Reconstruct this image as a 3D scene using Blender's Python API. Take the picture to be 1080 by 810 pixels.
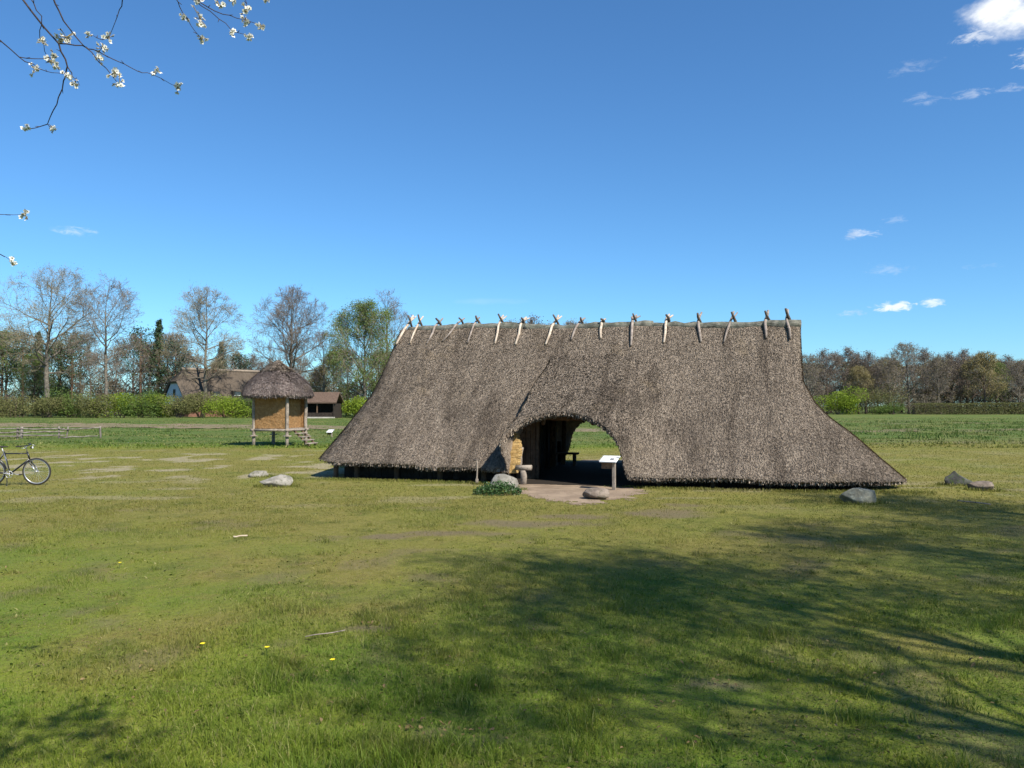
import bpy, bmesh, math, random
import numpy as np
from math import radians as R, sin, cos, pi
from mathutils import Vector, Matrix

for o in list(bpy.data.objects): bpy.data.objects.remove(o)
SC = bpy.context.scene
COL = SC.collection

# ------------------------------------------------------------------ camera
FPX, PITCH, CAMH = 830.0, math.atan(23/830.0), 2.0
cam = bpy.data.cameras.new('camera'); cam.sensor_width = 36; cam.lens = FPX/1080*36
cam.clip_start = 0.05; cam.clip_end = 6000
camo = bpy.data.objects.new('camera', cam); COL.objects.link(camo)
camo.location = (0, 0, CAMH); camo.rotation_euler = (R(90)+PITCH, 0, 0)
SC.camera = camo
# ------------------------------------------------------------------ light
SUN_EL, SUN_AZ = 46.0, 139.0          # azimuth clockwise from +Y (view direction): behind and to the right
sd = Vector((sin(R(SUN_AZ))*cos(R(SUN_EL)), cos(R(SUN_AZ))*cos(R(SUN_EL)), sin(R(SUN_EL))))
sl = bpy.data.lights.new('sun', 'SUN'); sl.energy = 4.9; sl.angle = R(0.53); sl.color = (1.0, .945, .84)
so = bpy.data.objects.new('sun', sl); COL.objects.link(so)
so.rotation_euler = sd.to_track_quat('Z', 'Y').to_euler()
SC.view_settings.view_transform = 'Standard'; SC.view_settings.look = 'None'
SC.view_settings.exposure = 0.72; SC.view_settings.gamma = 1; SC.view_settings.use_curve_mapping = False

def ray(px, py):
    x, u = (px-540)/FPX, (405-py)/FPX
    return Vector((x, cos(PITCH)-u*sin(PITCH), sin(PITCH)+u*cos(PITCH)))
def at(px, py, Y):                    # point seen at a photo position, at a known distance
    r = ray(px, py); k = Y/r.y
    return Vector((r.x*k, Y, CAMH+r.z*k))
def G(px, py):                        # the same, on the ground
    r = ray(px, py); k = -CAMH/r.z
    return Vector((r.x*k, r.y*k, 0))

# ------------------------------------------------------------------ node helpers
class NT:
    def __init__(s, tree): s.t = tree; s.n = tree.nodes; s.l = tree.links
    def node(s, kind, **kw):
        n = s.n.new(kind)
        for k, v in kw.items(): setattr(n, k, v)
        return n
    def put(s, sock, v):
        if isinstance(v, bpy.types.NodeSocket): s.l.new(v, sock)
        elif v is not None:
            if hasattr(sock, 'default_value'):
                try: sock.default_value = v
                except Exception: sock.default_value = (*v, 1)
    def math(s, op, a, b=None, c=None, clamp=False):
        n = s.node('ShaderNodeMath', operation=op); n.use_clamp = clamp
        s.put(n.inputs[0], a)
        if b is not None: s.put(n.inputs[1], b)
        if c is not None: s.put(n.inputs[2], c)
        return n.outputs[0]
    def mix(s, f, a, b):
        n = s.node('ShaderNodeMix', data_type='RGBA')
        s.put(n.inputs[0], f)
        s.put(n.inputs[6], a if isinstance(a, bpy.types.NodeSocket) else (*a, 1))
        s.put(n.inputs[7], b if isinstance(b, bpy.types.NodeSocket) else (*b, 1))
        return n.outputs[2]
    def noise(s, vec, scale, detail=4, rough=.6, dist=0):
        n = s.node('ShaderNodeTexNoise'); s.put(n.inputs['Vector'], vec)
        n.inputs['Scale'].default_value = scale; n.inputs['Detail'].default_value = detail
        n.inputs['Roughness'].default_value = rough; n.inputs['Distortion'].default_value = dist
        return n.outputs[0]
    def ramp(s, f, a, b, lo=0., hi=1.):
        n = s.node('ShaderNodeMapRange'); n.clamp = True; n.interpolation_type = 'SMOOTHSTEP'
        s.put(n.inputs[0], f); n.inputs[1].default_value = a; n.inputs[2].default_value = b
        n.inputs[3].default_value = lo; n.inputs[4].default_value = hi
        return n.outputs[0]
    def scaled(s, vec, sc):
        n = s.node('ShaderNodeMapping'); s.put(n.inputs[0], vec); n.inputs['Scale'].default_value = sc
        return n.outputs[0]
    def attr(s, name): return s.node('ShaderNodeAttribute', attribute_name=name).outputs['Fac']
    def pos(s, obj=True):
        n = s.node('ShaderNodeTexCoord'); return n.outputs['Object']
    def island(s): return s.node('ShaderNodeNewGeometry').outputs['Random Per Island']

def material(name, build, rough=.9, bump=None, spec=.2, translucent=0):
    m = bpy.data.materials.new(name); m.use_nodes = True
    t = NT(m.node_tree); b = t.n['Principled BSDF']
    b.inputs['Roughness'].default_value = rough; b.inputs['Specular IOR Level'].default_value = spec
    colr = build(t)
    t.put(b.inputs['Base Color'], colr)
    if bump:
        h = bump[0](t); bn = t.node('ShaderNodeBump'); bn.inputs['Strength'].default_value = bump[1]
        bn.inputs['Distance'].default_value = bump[2]; t.put(bn.inputs['Height'], h)
        t.l.new(bn.outputs[0], b.inputs['Normal'])
    if translucent:
        tr = t.node('ShaderNodeBsdfTranslucent'); t.put(tr.inputs[0], colr)
        ms = t.node('ShaderNodeMixShader'); ms.inputs[0].default_value = translucent
        t.l.new(b.outputs[0], ms.inputs[1]); t.l.new(tr.outputs[0], ms.inputs[2])
        t.l.new(ms.outputs[0], t.n['Material Output'].inputs[0])
    return m

def varied(name, a, b, c=None, scale=6, island=0.0, **kw):
    """noise between two colours, a third one in patches, and optional change from leaf to leaf"""
    def f(t):
        p = t.pos(); col = t.mix(t.ramp(t.noise(p, scale), .35, .65), a, b)
        if c: col = t.mix(t.ramp(t.noise(p, scale*3.1), .52, .7), col, c)
        if island: col = t.mix(t.math('MULTIPLY', t.island(), island), col, tuple(min(1, 1.9*x) for x in b))
        return col
    return material(name, f, **kw)

# ------------------------------------------------------------------ world: Nishita sky + a few small clouds
W = bpy.data.worlds.new('World'); SC.world = W; W.use_nodes = True
wt = NT(W.node_tree); bg = wt.n['Background']
sky = wt.node('ShaderNodeTexSky', sky_type='NISHITA'); sky.sun_disc = False
sky.sun_elevation = R(SUN_EL); sky.sun_rotation = R(SUN_AZ)
sky.air_density = 1.0; sky.dust_density = .1; sky.ozone_density = 2.6; sky.altitude = 0
bg.inputs[1].default_value = .084
vec = wt.node('ShaderNodeTexCoord').outputs['Generated']
sx = wt.node('ShaderNodeSeparateXYZ'); wt.l.new(vec, sx.inputs[0])
az = wt.math('ARCTAN2', sx.outputs[0], sx.outputs[1]); el = wt.math('ARCSINE', sx.outputs[2])
nz = wt.noise(wt.scaled(vec, (1, 1, 1.5)), 19, 6, .58, .2)
nz2 = wt.noise(wt.scaled(vec, (1, 1, 2.6)), 62, 6, .65, .5)
cl = None
for px, py, w, h, op in [(1068, 16, 40, 22, 1.0), (1036, 36, 28, 10, .7), (1088, 60, 18, 10, .85), (1024, 99, 26, 4.5, .3), (1070, 92, 22, 4, .26),
                         (975, 104, 20, 6, .22), (962, 71, 26, 7, .16), (908, 246, 20, 6, .55), (944, 232, 12, 5, .2), (936, 284, 22, 7, .2),
                         (900, 331, 15, 4, .55), (941, 323, 24, 5, .8), (983, 320, 12, 4.5, .7), (1035, 281, 18, 3, .2),
                         (76, 244, 22, 5, .32), (520, 318, 40, 4, .08)]:
    r = ray(px, py).normalized(); a0 = math.atan2(r.x, r.y); e0 = math.asin(r.z)
    da = wt.math('DIVIDE', wt.math('SUBTRACT', az, a0), w/FPX)
    de = wt.math('DIVIDE', wt.math('SUBTRACT', el, e0), h/FPX)
    d2 = wt.math('ADD', wt.math('MULTIPLY', da, da), wt.math('MULTIPLY', de, de))
    v = wt.math('SUBTRACT', wt.math('MULTIPLY_ADD', nz, 3.0, -.45) if w > 35 else wt.math('MULTIPLY_ADD', nz2, 5.0, -1.75), d2)
    k = wt.math('MULTIPLY', wt.ramp(v, -.1, 1.15 if op > .7 else 1.5), op)
    cl = k if cl is None else wt.math('MAXIMUM', cl, k)
cc = wt.mix(wt.ramp(nz, .3, .6), (5.2, 5.8, 6.8), (8.2, 8.4, 8.6))
tint = wt.node('ShaderNodeMix', data_type='RGBA', blend_type='MULTIPLY'); tint.inputs[0].default_value = 1
wt.l.new(sky.outputs[0], tint.inputs[6]); tint.inputs[7].default_value = (.53, .90, 1.19, 1)
wt.put(bg.inputs[0], wt.mix(cl, tint.outputs[2], cc))

# ------------------------------------------------------------------ numpy helpers
def _h(ix, iy, seed):
    n = (ix.astype(np.int64)*374761393 + iy.astype(np.int64)*668265263 + seed*1442695041) & 0xffffffff
    n = ((n ^ (n >> 13))*1274126177) & 0xffffffff
    return ((n ^ (n >> 16)) & 0xffff)/65535.0
def vn(x, y, s=0):
    x = np.asarray(x, float); y = np.asarray(y, float)
    ix = np.floor(x); iy = np.floor(y); fx = x-ix; fy = y-iy
    fx = fx*fx*(3-2*fx); fy = fy*fy*(3-2*fy)
    a = _h(ix, iy, s); b = _h(ix+1, iy, s); c = _h(ix, iy+1, s); d = _h(ix+1, iy+1, s)
    return (a*(1-fx)+b*fx)*(1-fy)+(c*(1-fx)+d*fx)*fy
def fbm(x, y, s=0, o=4):
    v = 0; a = .5; t = 0
    for i in range(o): v = v+a*vn(x*2**i+i*17.3, y*2**i-i*9.1, s+i); t += a; a *= .5
    return v/t
def sst(a, b, x):
    t = np.clip((x-a)/(b-a), 0, 1); return t*t*(3-2*t)

def mesh_np(name, V, quads=None, tris=None, mats=(), attrs=None, smooth=False, midx=None):
    V = np.ascontiguousarray(V, dtype=np.float32); me = bpy.data.meshes.new(name)
    me.vertices.add(len(V)); me.vertices.foreach_set('co', V.ravel())
    q = np.zeros((0, 4), int) if quads is None or len(quads) == 0 else np.asarray(quads)
    t = np.zeros((0, 3), int) if tris is None or len(tris) == 0 else np.asarray(tris)
    loops = np.concatenate([q.ravel(), t.ravel()]).astype(np.int32)
    tot = np.concatenate([np.full(len(q), 4), np.full(len(t), 3)]).astype(np.int32)
    st = np.concatenate([[0], np.cumsum(tot)[:-1]]).astype(np.int32)
    me.loops.add(len(loops)); me.loops.foreach_set('vertex_index', loops)
    me.polygons.add(len(tot)); me.polygons.foreach_set('loop_start', st); me.polygons.foreach_set('loop_total', tot)
    me.polygons.foreach_set('use_smooth', np.full(len(tot), bool(smooth)) if not isinstance(smooth, np.ndarray) else smooth)
    for m in mats: me.materials.append(m)
    if midx is not None: me.polygons.foreach_set('material_index', np.asarray(midx, dtype=np.int32))
    for k, a in (attrs or {}).items():
        at_ = me.attributes.new(k, 'FLOAT', 'POINT'); at_.data.foreach_set('value', np.asarray(a, dtype=np.float32))
    me.update(); me.validate()
    return me

def link(name, me, parent=None, loc=(0, 0, 0)):
    o = bpy.data.objects.new(name, me); COL.objects.link(o); o.location = loc
    if parent: o.parent = parent
    return o
def tag(o, label=None, cat=None, group=None, kind=None):
    if label: o['label'] = label
    if cat: o['category'] = cat
    if group: o['group'] = group
    if kind: o['kind'] = kind
    return o
def thing(name, label, cat, loc=(0, 0, 0), rz=0, group=None):
    o = bpy.data.objects.new(name, None); COL.objects.link(o); o.location = loc; o.rotation_euler = (0, 0, rz)
    o.empty_display_size = .2
    return tag(o, label, cat, group)
def dup(root, loc, rz=0, sc=1.0, label=None, group=None, squash=1.0):
    r = root.copy(); COL.objects.link(r); r.location = loc; r.rotation_euler = (0, 0, rz); r.scale = (sc*squash, sc*squash, sc)
    if label: r['label'] = label
    if group: r['group'] = group
    for ch in list(root.children):
        c = ch.copy(); COL.objects.link(c); c.parent = r
        for g in list(ch.children):
            d = g.copy(); COL.objects.link(d); d.parent = c
    return r

class MB:                                 # collects shapes for ONE mesh
    def __init__(s): s.v = []; s.q = []; s.t = []; s.n = 0; s.mq = []; s.mt = []; s.m = 0
    def add(s, V, q=(), t=()):
        k = s.n; s.v.extend([tuple(p) for p in V]); s.n += len(V)
        for f in q: s.q.append([i+k for i in f]); s.mq.append(s.m)
        for f in t: s.t.append([i+k for i in f]); s.mt.append(s.m)
    def box(s, c, d, rz=0, jit=0, rng=None, M=None):
        c = Vector(c); V = []
        for z in (-.5, .5):
            for (x, y) in ((-.5, -.5), (.5, -.5), (.5, .5), (-.5, .5)):
                p = Vector((x*d[0], y*d[1], z*d[2]))
                if jit: p += Vector([rng.uniform(-jit, jit) for _ in range(3)])
                if M is not None: p = M @ p
                elif rz: p = Matrix.Rotation(rz, 3, 'Z') @ p
                V.append(c+p)
        s.add(V, [(3, 2, 1, 0), (4, 5, 6, 7), (0, 1, 5, 4), (1, 2, 6, 5), (2, 3, 7, 6), (3, 0, 4, 7)])
    def tube(s, P, rr, n=8, cap=True, wob=0, rng=None):
        P = [Vector(p) for p in P]
        if not hasattr(rr, '__len__'): rr = [rr]*len(P)
        V = []; a = None
        for i, p in enumerate(P):
            d = (P[min(i+1, len(P)-1)]-P[max(i-1, 0)])
            d = d.normalized() if d.length > 1e-9 else Vector((0, 0, 1))
            if a is None: a = d.orthogonal().normalized()
            a = (a-d*a.dot(d)); a = a.normalized() if a.length > 1e-6 else d.orthogonal().normalized()
            b = d.cross(a)
            for k in range(n):
                w = 1+(rng.uniform(-wob, wob) if wob else 0)
                V.append(p+(a*cos(2*pi*k/n)+b*sin(2*pi*k/n))*rr[i]*w)
        q = [(i*n+k, i*n+(k+1) % n, (i+1)*n+(k+1) % n, (i+1)*n+k) for i in range(len(P)-1) for k in range(n)]
        t = []
        if cap:
            V += [P[0], P[-1]]; e = len(P)*n
            t = [(e, (k+1) % n, k) for k in range(n)]+[(e+1, e-n+k, e-n+(k+1) % n) for k in range(n)]
        s.add(V, q, t)
    def ring(s, c, rad, r, axis='y', n=36, m=8):
        V = []
        for i in range(n):
            a = 2*pi*i/n
            for j in range(m):
                b = 2*pi*j/m; q = rad+r*cos(b)
                V.append((c[0]+q*cos(a), c[1]+r*sin(b), c[2]+q*sin(a)))
        s.add(V, [(i*m+j, i*m+(j+1) % m, ((i+1) % n)*m+(j+1) % m, ((i+1) % n)*m+j) for i in range(n) for j in range(m)])
    def obj(s, name, mats, parent=None, smooth=False, loc=(0, 0, 0), bevel=0):
        if not isinstance(mats, (list, tuple)): mats = [mats]
        me = mesh_np(name, np.array(s.v), s.q, s.t, mats, smooth=smooth, midx=s.mq+s.mt)
        o = link(name, me, parent, loc)
        if bevel:
            b = o.modifiers.new('bevel', 'BEVEL'); b.width = bevel; b.segments = 2; b.limit_method = 'ANGLE'
        return o

# ------------------------------------------------------------------ the lay of the land
MOUNDS = [(G(990, 520), .10, 2.2, 1.0), (G(525, 519), .05, .8, .5)]
def gh(x, y):
    x = np.asarray(x, float); y = np.asarray(y, float)
    amp = .02+(.10+.12*sst(8, 16, x))*sst(36, 60, y)*(1-sst(120, 160, y))
    z = amp*(fbm(x*.45, y*.45, 3)-.5)*2
    z = z+.03*(fbm(x*1.7, y*1.7, 8)-.5)*(1-sst(20, 30, y))
    lc = (x-2.67)*.963-(y-23.9)*.269; lb = (x-2.67)*.269+(y-23.9)*.963
    inh = (1-sst(7.6, 9., np.abs(lc)))*(1-sst(5.0, 6.4, np.abs(lb)))
    z = z*(1-inh)
    for c, h, rx, ry in MOUNDS: z = z+h*np.exp(-((x-c.x)/rx)**2-((y-c.y)/ry)**2)
    return z
def gz(x, y): return float(gh(np.array([x]), np.array([y]))[0])

SPOTS = [(G(485, 562), 1.0, .35), (G(408, 566), .45, .3), (G(705, 541), .9, .8), (G(720, 533), .5, .4), (G(600, 545), .9, .35),
         (G(455, 775), .22, .14), (G(510, 778), .16, .1), (G(760, 722), .3, .15), (G(385, 664), .3, .12), (G(560, 552), 1.5, .5)]
def masks(x, y):
    x = np.asarray(x, float); y = np.asarray(y, float)
    n8 = fbm(x*.12, y*.12, 21); n2 = fbm(x*.6, y*.6, 31); n1 = fbm(x*2.2, y*2.2, 41)
    dry = sst(5.0, 13.5, y+6*(n8-.5)+3*(n2-.5))*(1-sst(33, 40, y+4*(n8-.5)-sst(4, 14, x)*6))
    dry = np.clip(dry*(.72+.8*(n2-.25)), 0, 1)
    dry = np.clip(dry+.5*sst(.55, .72, n2)*(y < 40), 0, 1)
    zone = sst(19.5, 22.5, y)*(1-sst(33, 37, y))*(1-.75*sst(-4, 3, x))
    pn = fbm(x*.95, y*.85+3, 51, 3)
    bare = sst(.585, .67, pn+.22*(n1-.5))*zone
    bare = np.maximum(bare, sst(.60, .68, fbm(x*.5, y*1.4, 57, 3)+.1*(n1-.5))*sst(14, 18, y)*(1-sst(20, 22, y))*.55)
    soil = np.zeros_like(x)
    for c, a, b in SPOTS:
        d = ((x-c.x)/a)**2+((y-c.y)/b)**2
        soil = np.maximum(soil, sst(1.1, .3, d+1.6*(n1-.5)))
    soil = np.maximum(soil, sst(.66, .74, fbm(x*1.1, y*1.1, 61))*.5*(y < 16))
    # rough grazed bank on the right, far field
    bank = np.exp(-((y-60-.1*x)/3.5)**2)+np.exp(-((y-92)/9)**2)*.9+.7*np.exp(-((y-45+.1*x)/2.5)**2)
    soil = np.maximum(soil, sst(.52, .62, fbm(x*.5, y*.7, 71))*bank*(x > 12))
    return dry, bare, soil

def lattice(lo, hi, step, far, g=1.13):
    a = list(np.arange(lo, hi+1e-6, step)); s = step
    while a[-1] < far: s *= g; a.append(a[-1]+s)
    s = step
    while a[0] > -far: s *= g; a.insert(0, a[0]-s)
    return np.array(a)
def build_ground():
    xs = lattice(-20, 14, .16, 2500); ys = lattice(2.5, 40, .16, 2500)
    X, Y = np.meshgrid(xs, ys); Z = gh(X.ravel(), Y.ravel())
    V = np.stack([X.ravel(), Y.ravel(), Z], 1)
    nx, ny = len(xs), len(ys); I = np.arange(nx*ny).reshape(ny, nx)
    q = np.stack([I[:-1, :-1].ravel(), I[:-1, 1:].ravel(), I[1:, 1:].ravel(), I[1:, :-1].ravel()], 1)
    d, b, s = masks(X.ravel(), Y.ravel())
    o = link('ground', mesh_np('ground', V, q, mats=[MAT['ground']], attrs={'dry': d, 'bare': b, 'soil': s}, smooth=True))
    tag(o, kind='structure')

def grass_colour(t, blade):
    geo = t.node('ShaderNodeNewGeometry').outputs['Position']
    dry, bare, soil = t.attr('dry'), t.attr('bare'), t.attr('soil')
    nA = t.noise(geo, .55, 5, .6); nB = t.noise(geo, 5.5, 5, .7); nC = t.noise(geo, 38, 3, .7)
    green = t.mix(t.ramp(nA, .38, .62), (.108, .188, .016), (.180, .225, .022))
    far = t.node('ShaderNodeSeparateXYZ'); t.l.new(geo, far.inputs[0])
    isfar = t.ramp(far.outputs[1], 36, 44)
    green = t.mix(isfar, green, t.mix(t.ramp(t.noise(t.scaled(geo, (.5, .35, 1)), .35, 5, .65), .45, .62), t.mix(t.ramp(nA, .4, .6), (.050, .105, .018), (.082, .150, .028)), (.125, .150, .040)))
    dryc = t.mix(t.ramp(nB, .35, .65), (.170, .155, .030), (.255, .215, .062))
    c = t.mix(t.math('MULTIPLY', dry, .9), green, dryc)
    c = t.mix(t.ramp(t.noise(geo, 1.3, 4, .6), .50, .68, 0, .45), c, (.050, .085, .012))
    c = t.mix(t.ramp(t.noise(geo, 2.1, 4, .65), .54, .70, 0, .5), c, (.20, .165, .045))
    if blade:
        r = t.island()
        c = t.mix(t.ramp(r, .0, .5, .35, 0), c, (.045, .080, .010))
        c = t.mix(t.ramp(r, .45, .7, 0, .35), c, (.17, .23, .04))
        c = t.mix(t.ramp(r, .80, 1, 0, .75), c, (.33, .29, .12))
    else:
        c = t.mix(t.ramp(nC, .3, .75, .0, .5), c, (.16, .125, .06))
        c = t.mix(t.ramp(nB, .55, .72, 0, .45), c, (.05, .07, .014))
    sand = t.mix(t.ramp(t.noise(geo, 14, 5, .75), .35, .65), (.20, .17, .10), (.42, .36, .24))
    c = t.mix(t.math('MULTIPLY', bare, .78 if not blade else .4), c, sand)
    c = t.mix(t.math('MULTIPLY', soil, .75 if not blade else .25, clamp=True), c, t.mix(nC, (.10, .075, .05), (.22, .17, .115)))
    if blade: c = t.mix(t.ramp(soil, 1.5, 2.5), c, t.mix(t.island(), (.12, .075, .035), (.36, .28, .15)))
    else: c = t.mix(t.ramp(t.noise(geo, 16, 5, .75), .52, .68, 0, .6), c, (.045, .045, .014))
    return c

MAT = {}
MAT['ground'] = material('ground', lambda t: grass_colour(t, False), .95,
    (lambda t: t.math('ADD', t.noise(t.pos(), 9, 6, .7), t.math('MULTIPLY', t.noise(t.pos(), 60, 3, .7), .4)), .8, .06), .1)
MAT['blade'] = material('grass_blade', lambda t: grass_colour(t, True), .7, None, .25, translucent=.38)

def blades(x, y, hgt, wid, rng, segs=2, lean=.6):
    n = len(x); z = gh(x, y)-.004
    a = rng.uniform(0, 2*pi, n); l = rng.uniform(.15, 1, n)*lean*hgt; la = rng.uniform(0, 2*pi, n)
    wx, wy = np.cos(a)*wid/2, np.sin(a)*wid/2; lx, ly = np.cos(la)*l, np.sin(la)*l
    P = lambda f, s: np.stack([x+lx*f*f+s*wx*(1-.35*f), y+ly*f*f+s*wy*(1-.35*f), z+hgt*f*(1-.18*f*l/np.maximum(hgt, 1e-3))], 1)
    if segs == 2:
        V = np.stack([P(0, -1), P(0, 1), P(.55, 1), P(.55, -1), P(1, 0)], 1).reshape(-1, 3)
        b = np.arange(n)*5
        return V, np.stack([b, b+1, b+2, b+3], 1), np.stack([b+3, b+2, b+4], 1), 5
    V = np.stack([P(0, -1), P(0, 1), P(1, 0)], 1).reshape(-1, 3); b = np.arange(n)*3
    return V, None, np.stack([b, b+1, b+2], 1), 3

def in_house(x, y, m=.0):
    lc = (x-2.67)*.963-(y-23.9)*.269; lb = (x-2.67)*.269+(y-23.9)*.963
    return (np.abs(lc) < 7.3+m) & (np.abs(lb) < 4.15+m)

def sand_in(x, y):                        # trodden sand in front of and through the doorway
    lc = (x-2.67)*.963-(y-23.9)*.269; lb = (x-2.67)*.269+(y-23.9)*.963
    n = .9*(fbm(x*.9, y*.9, 91)-.5)+.7*(fbm(x*4, y*4, 95)-.5)+.5*(fbm(x*13, y*13, 97)-.5)
    w = np.interp(lb, [-8.2, -7, -6, -5, -4.2], [.4, 1.0, 1.5, 1.65, 1.35]); cx_ = np.interp(lb, [-8, -6, -5, -4], [.9, .45, .2, -.3])
    a = sst(.12, -.12, np.abs(lc-cx_)-w+1.2*n)*sst(-7.9, -7.6, lb+1.5*n)*(lb < 5.2)
    return a

def build_grass():
    rng = np.random.default_rng(5)
    def sample(n, y0, y1, p, wedge=.72, extra=1.2):
        u = rng.uniform(0, 1, n); k = 2-p
        y = (y0**k+u*(y1**k-y0**k))**(1/k)
        x = rng.uniform(-1, 1, n)*(wedge*y+extra); return x, y
    # short lawn near the viewer
    VS, QS, TS, AT = [], [], [], []
    def push(x, y, h, w, segs, lean):
        keep = ~in_house(x, y) & (sand_in(x+rng.normal(0, .2, len(x)), y+rng.normal(0, .30, len(x))) < .35)
        d, b, s = masks(x, y)
        keep &= rng.uniform(0, 1, len(x)) > np.clip(b*.92+s*.75, 0, .96)
        x, y, h, w, d, b, s = [v[keep] for v in (x, y, h, w, d, b, s)]
        V, q, t, per = blades(x, y, h, w, rng, segs, lean)
        k = sum(len(v) for v in VS); VS.append(V)
        if q is not None: QS.append(q+k)
        TS.append(t+k); AT.append(np.stack([np.repeat(d, per), np.repeat(b, per), np.repeat(s, per)], 1))
    x, y = sample(330000, 3.4, 17, 1.55)
    lush = sst(.46, .66, fbm(x*.8, y*.8, 77)+.10*sst(9, 4, y))
    tuft = sst(.60, .72, fbm(x*2.6, y*2.6, 79))*lush*sst(12, 7, y)
    h = (.014+.024*rng.uniform(0, 1, len(x))**1.5)*(.65+1.1*lush)+tuft*rng.uniform(.03, .13, len(x))
    push(x, y, h, rng.uniform(.0022, .0048, len(x))*(1+.06*y), 2, 1.0)
    x, y = sample(150000, 15, 42, 1.3)
    push(x, y, rng.uniform(.02, .055, len(x)), rng.uniform(.012, .028, len(x)), 1, 1.4)
    # longer rougher pasture beyond the mown lawn
    x, y = sample(90000, 37, 130, 1.5)
    cl = sst(.4, .65, fbm(x*.6, y*.5, 83))
    push(x, y, rng.uniform(.03, .10, len(x))*(.5+1.1*cl), rng.uniform(.05, .12, len(x)), 1, .9)
    x = rng.uniform(9, 62, 60000); y = rng.uniform(40, 100, 60000); kx = (fbm(x*.45, y*.5, 71) > .54) & (fbm(x*1.5, y*1.5, 73) > .47); x, y = x[kx], y[kx]
    push(x, y, rng.uniform(.08, .34, len(x)), rng.uniform(.04, .10, len(x)), 1, .9)
    # uneven fringe along the foot of the roof
    n = 9000; lc = rng.uniform(-7.9, 8.2, n); lb = -4.3-np.abs(rng.normal(0, .16, n))
    x = 2.67+lc*.963+lb*.269; y = 23.9-lc*.269+lb*.963
    push(x, y, rng.uniform(.02, .09, n), rng.uniform(.01, .02, n), 2, .8)
    # dead straw and bits lying between the blades
    x, y = sample(60000, 3.6, 26, 1.5); kx = fbm(x*1.9, y*1.9, 89) > .47; x, y = x[kx], y[kx]
    V, q, t, per = blades(x, y, rng.uniform(.010, .022, len(x)), rng.uniform(.003, .007, len(x))*(1+.05*y), rng, 2, 3.2)
    k = sum(len(v) for v in VS); VS.append(V); QS.append(q+k); TS.append(t+k); AT.append(np.tile([1., 0., 3.], (len(V), 1)))
    # low broad-leaved weeds between the blades
    n = 16000; x, y = sample(n, 3.6, 15, 1.5); kx = fbm(x*1.6, y*1.6, 87) > .5; x, y = x[kx], y[kx]
    x = x+rng.normal(0, .02, len(x)); push(x, y, rng.uniform(.02, .045, len(x)), rng.uniform(.014, .028, len(x)), 2, 2.2)
    # longer grass round the foot of every stone and post
    for px, py, rx_ in ((291, 513, .46), (273, 503, .32), (531, 517, .45), (905, 531, .44), (1008, 512, .38), (1037, 521, .34), (503, 511, .08), (266, 471, .1), (301, 471.5, .1)):
        c = G(px, py); n = int(900*rx_+60); a = rng.uniform(0, 2*pi, n); q = 1+np.abs(rng.normal(0, .16, n))
        push(c.x+np.cos(a)*rx_*q, c.y+np.sin(a)*rx_*.62*q, rng.uniform(.03, .11, n), rng.uniform(.008, .02, n), 2, .8)
    # scattered tufts
    for _ in range(420):
        ty = 4.2+rng.uniform(0, 1)**1.4*11; tx = rng.uniform(-.75, .75)*ty; n = int(rng.integers(18, 60)); hh = rng.uniform(.035, .095)
        push(tx+rng.normal(0, .05, n), ty+rng.normal(0, .05, n), rng.uniform(.4, 1, n)*hh, rng.uniform(.003, .006, n)*(1+.05*ty), 2, .9)
    # tall clumps in the foreground
    for px, py, n, hh, rad in [(500, 722, 420, .14, .16), (235, 785, 600, .13, .4), (430, 800, 700, .18, .25), (300, 700, 250, .1, .15), (1010, 745, 200, .1, .13),
                               (900, 760, 220, .12, .15), (470, 690, 200, .09, .15), (640, 690, 200, .09, .2), (385, 745, 260, .1, .2), (80, 720, 300, .1, .3),
                               (840, 560, 160, .12, .2), (620, 790, 300, .13, .2), (180, 745, 300, .11, .25), (740, 790, 200, .1, .2), (285, 670, 200, .08, .25)]:
        c = G(px, py); x = c.x+rng.normal(0, rad*.6, n); y = c.y+rng.normal(0, rad*.45, n)
        push(x, y, rng.uniform(.3, 1, n)*hh, rng.uniform(.003, .006, n), 2, .8)
    V = np.concatenate(VS); A = np.concatenate(AT)
    me = mesh_np('grass', V, np.concatenate(QS), np.concatenate(TS), [MAT['blade']], {'dry': A[:, 0], 'bare': A[:, 1], 'soil': A[:, 2]})
    tag(link('grass', me), 'short grass and rough pasture growing over the whole field', 'grass', kind='stuff')

build_ground(); build_grass()

# sand sheet, dirt track
MAT['sand'] = material('trodden_sand', lambda t: t.mix(t.ramp(t.noise(t.pos(), 1.6, 6, .65), .35, .7), (.20, .148, .105), (.31, .235, .165)), .95,
                       (lambda t: t.noise(t.pos(), 22, 6, .7), .5, .03), .1)
MAT['track'] = material('field_track', lambda t: t.mix(t.ramp(t.noise(t.pos(), .8, 6, .7), .42, .6), (.215, .160, .110), (.13, .125, .06)), .95,
                        (lambda t: t.noise(t.pos(), 6, 6, .7), .6, .1), .1)
def sheet(name, xs, ys, fn, mat, lift, label=None):
    X, Y = np.meshgrid(xs, ys); x = X.ravel(); y = Y.ravel()
    m = (fn(x, y) > .5).reshape(X.shape)
    f = m[:-1, :-1] & m[:-1, 1:] & m[1:, 1:] & m[1:, :-1]
    I = np.arange(X.size).reshape(X.shape)
    q = np.stack([I[:-1, :-1][f], I[:-1, 1:][f], I[1:, 1:][f], I[1:, :-1][f]], 1)
    used = np.unique(q); mp = np.full(X.size, -1); mp[used] = np.arange(len(used))
    V = np.stack([x, y, gh(x, y)+lift], 1)[used]
    return tag(link(name, mesh_np(name, V, mp[q], mats=[mat], smooth=True)), kind='structure')
sheet('sand_path', np.arange(-3, 9, .03), np.arange(14.5, 31, .03), sand_in, MAT['sand'], .006)
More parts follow.
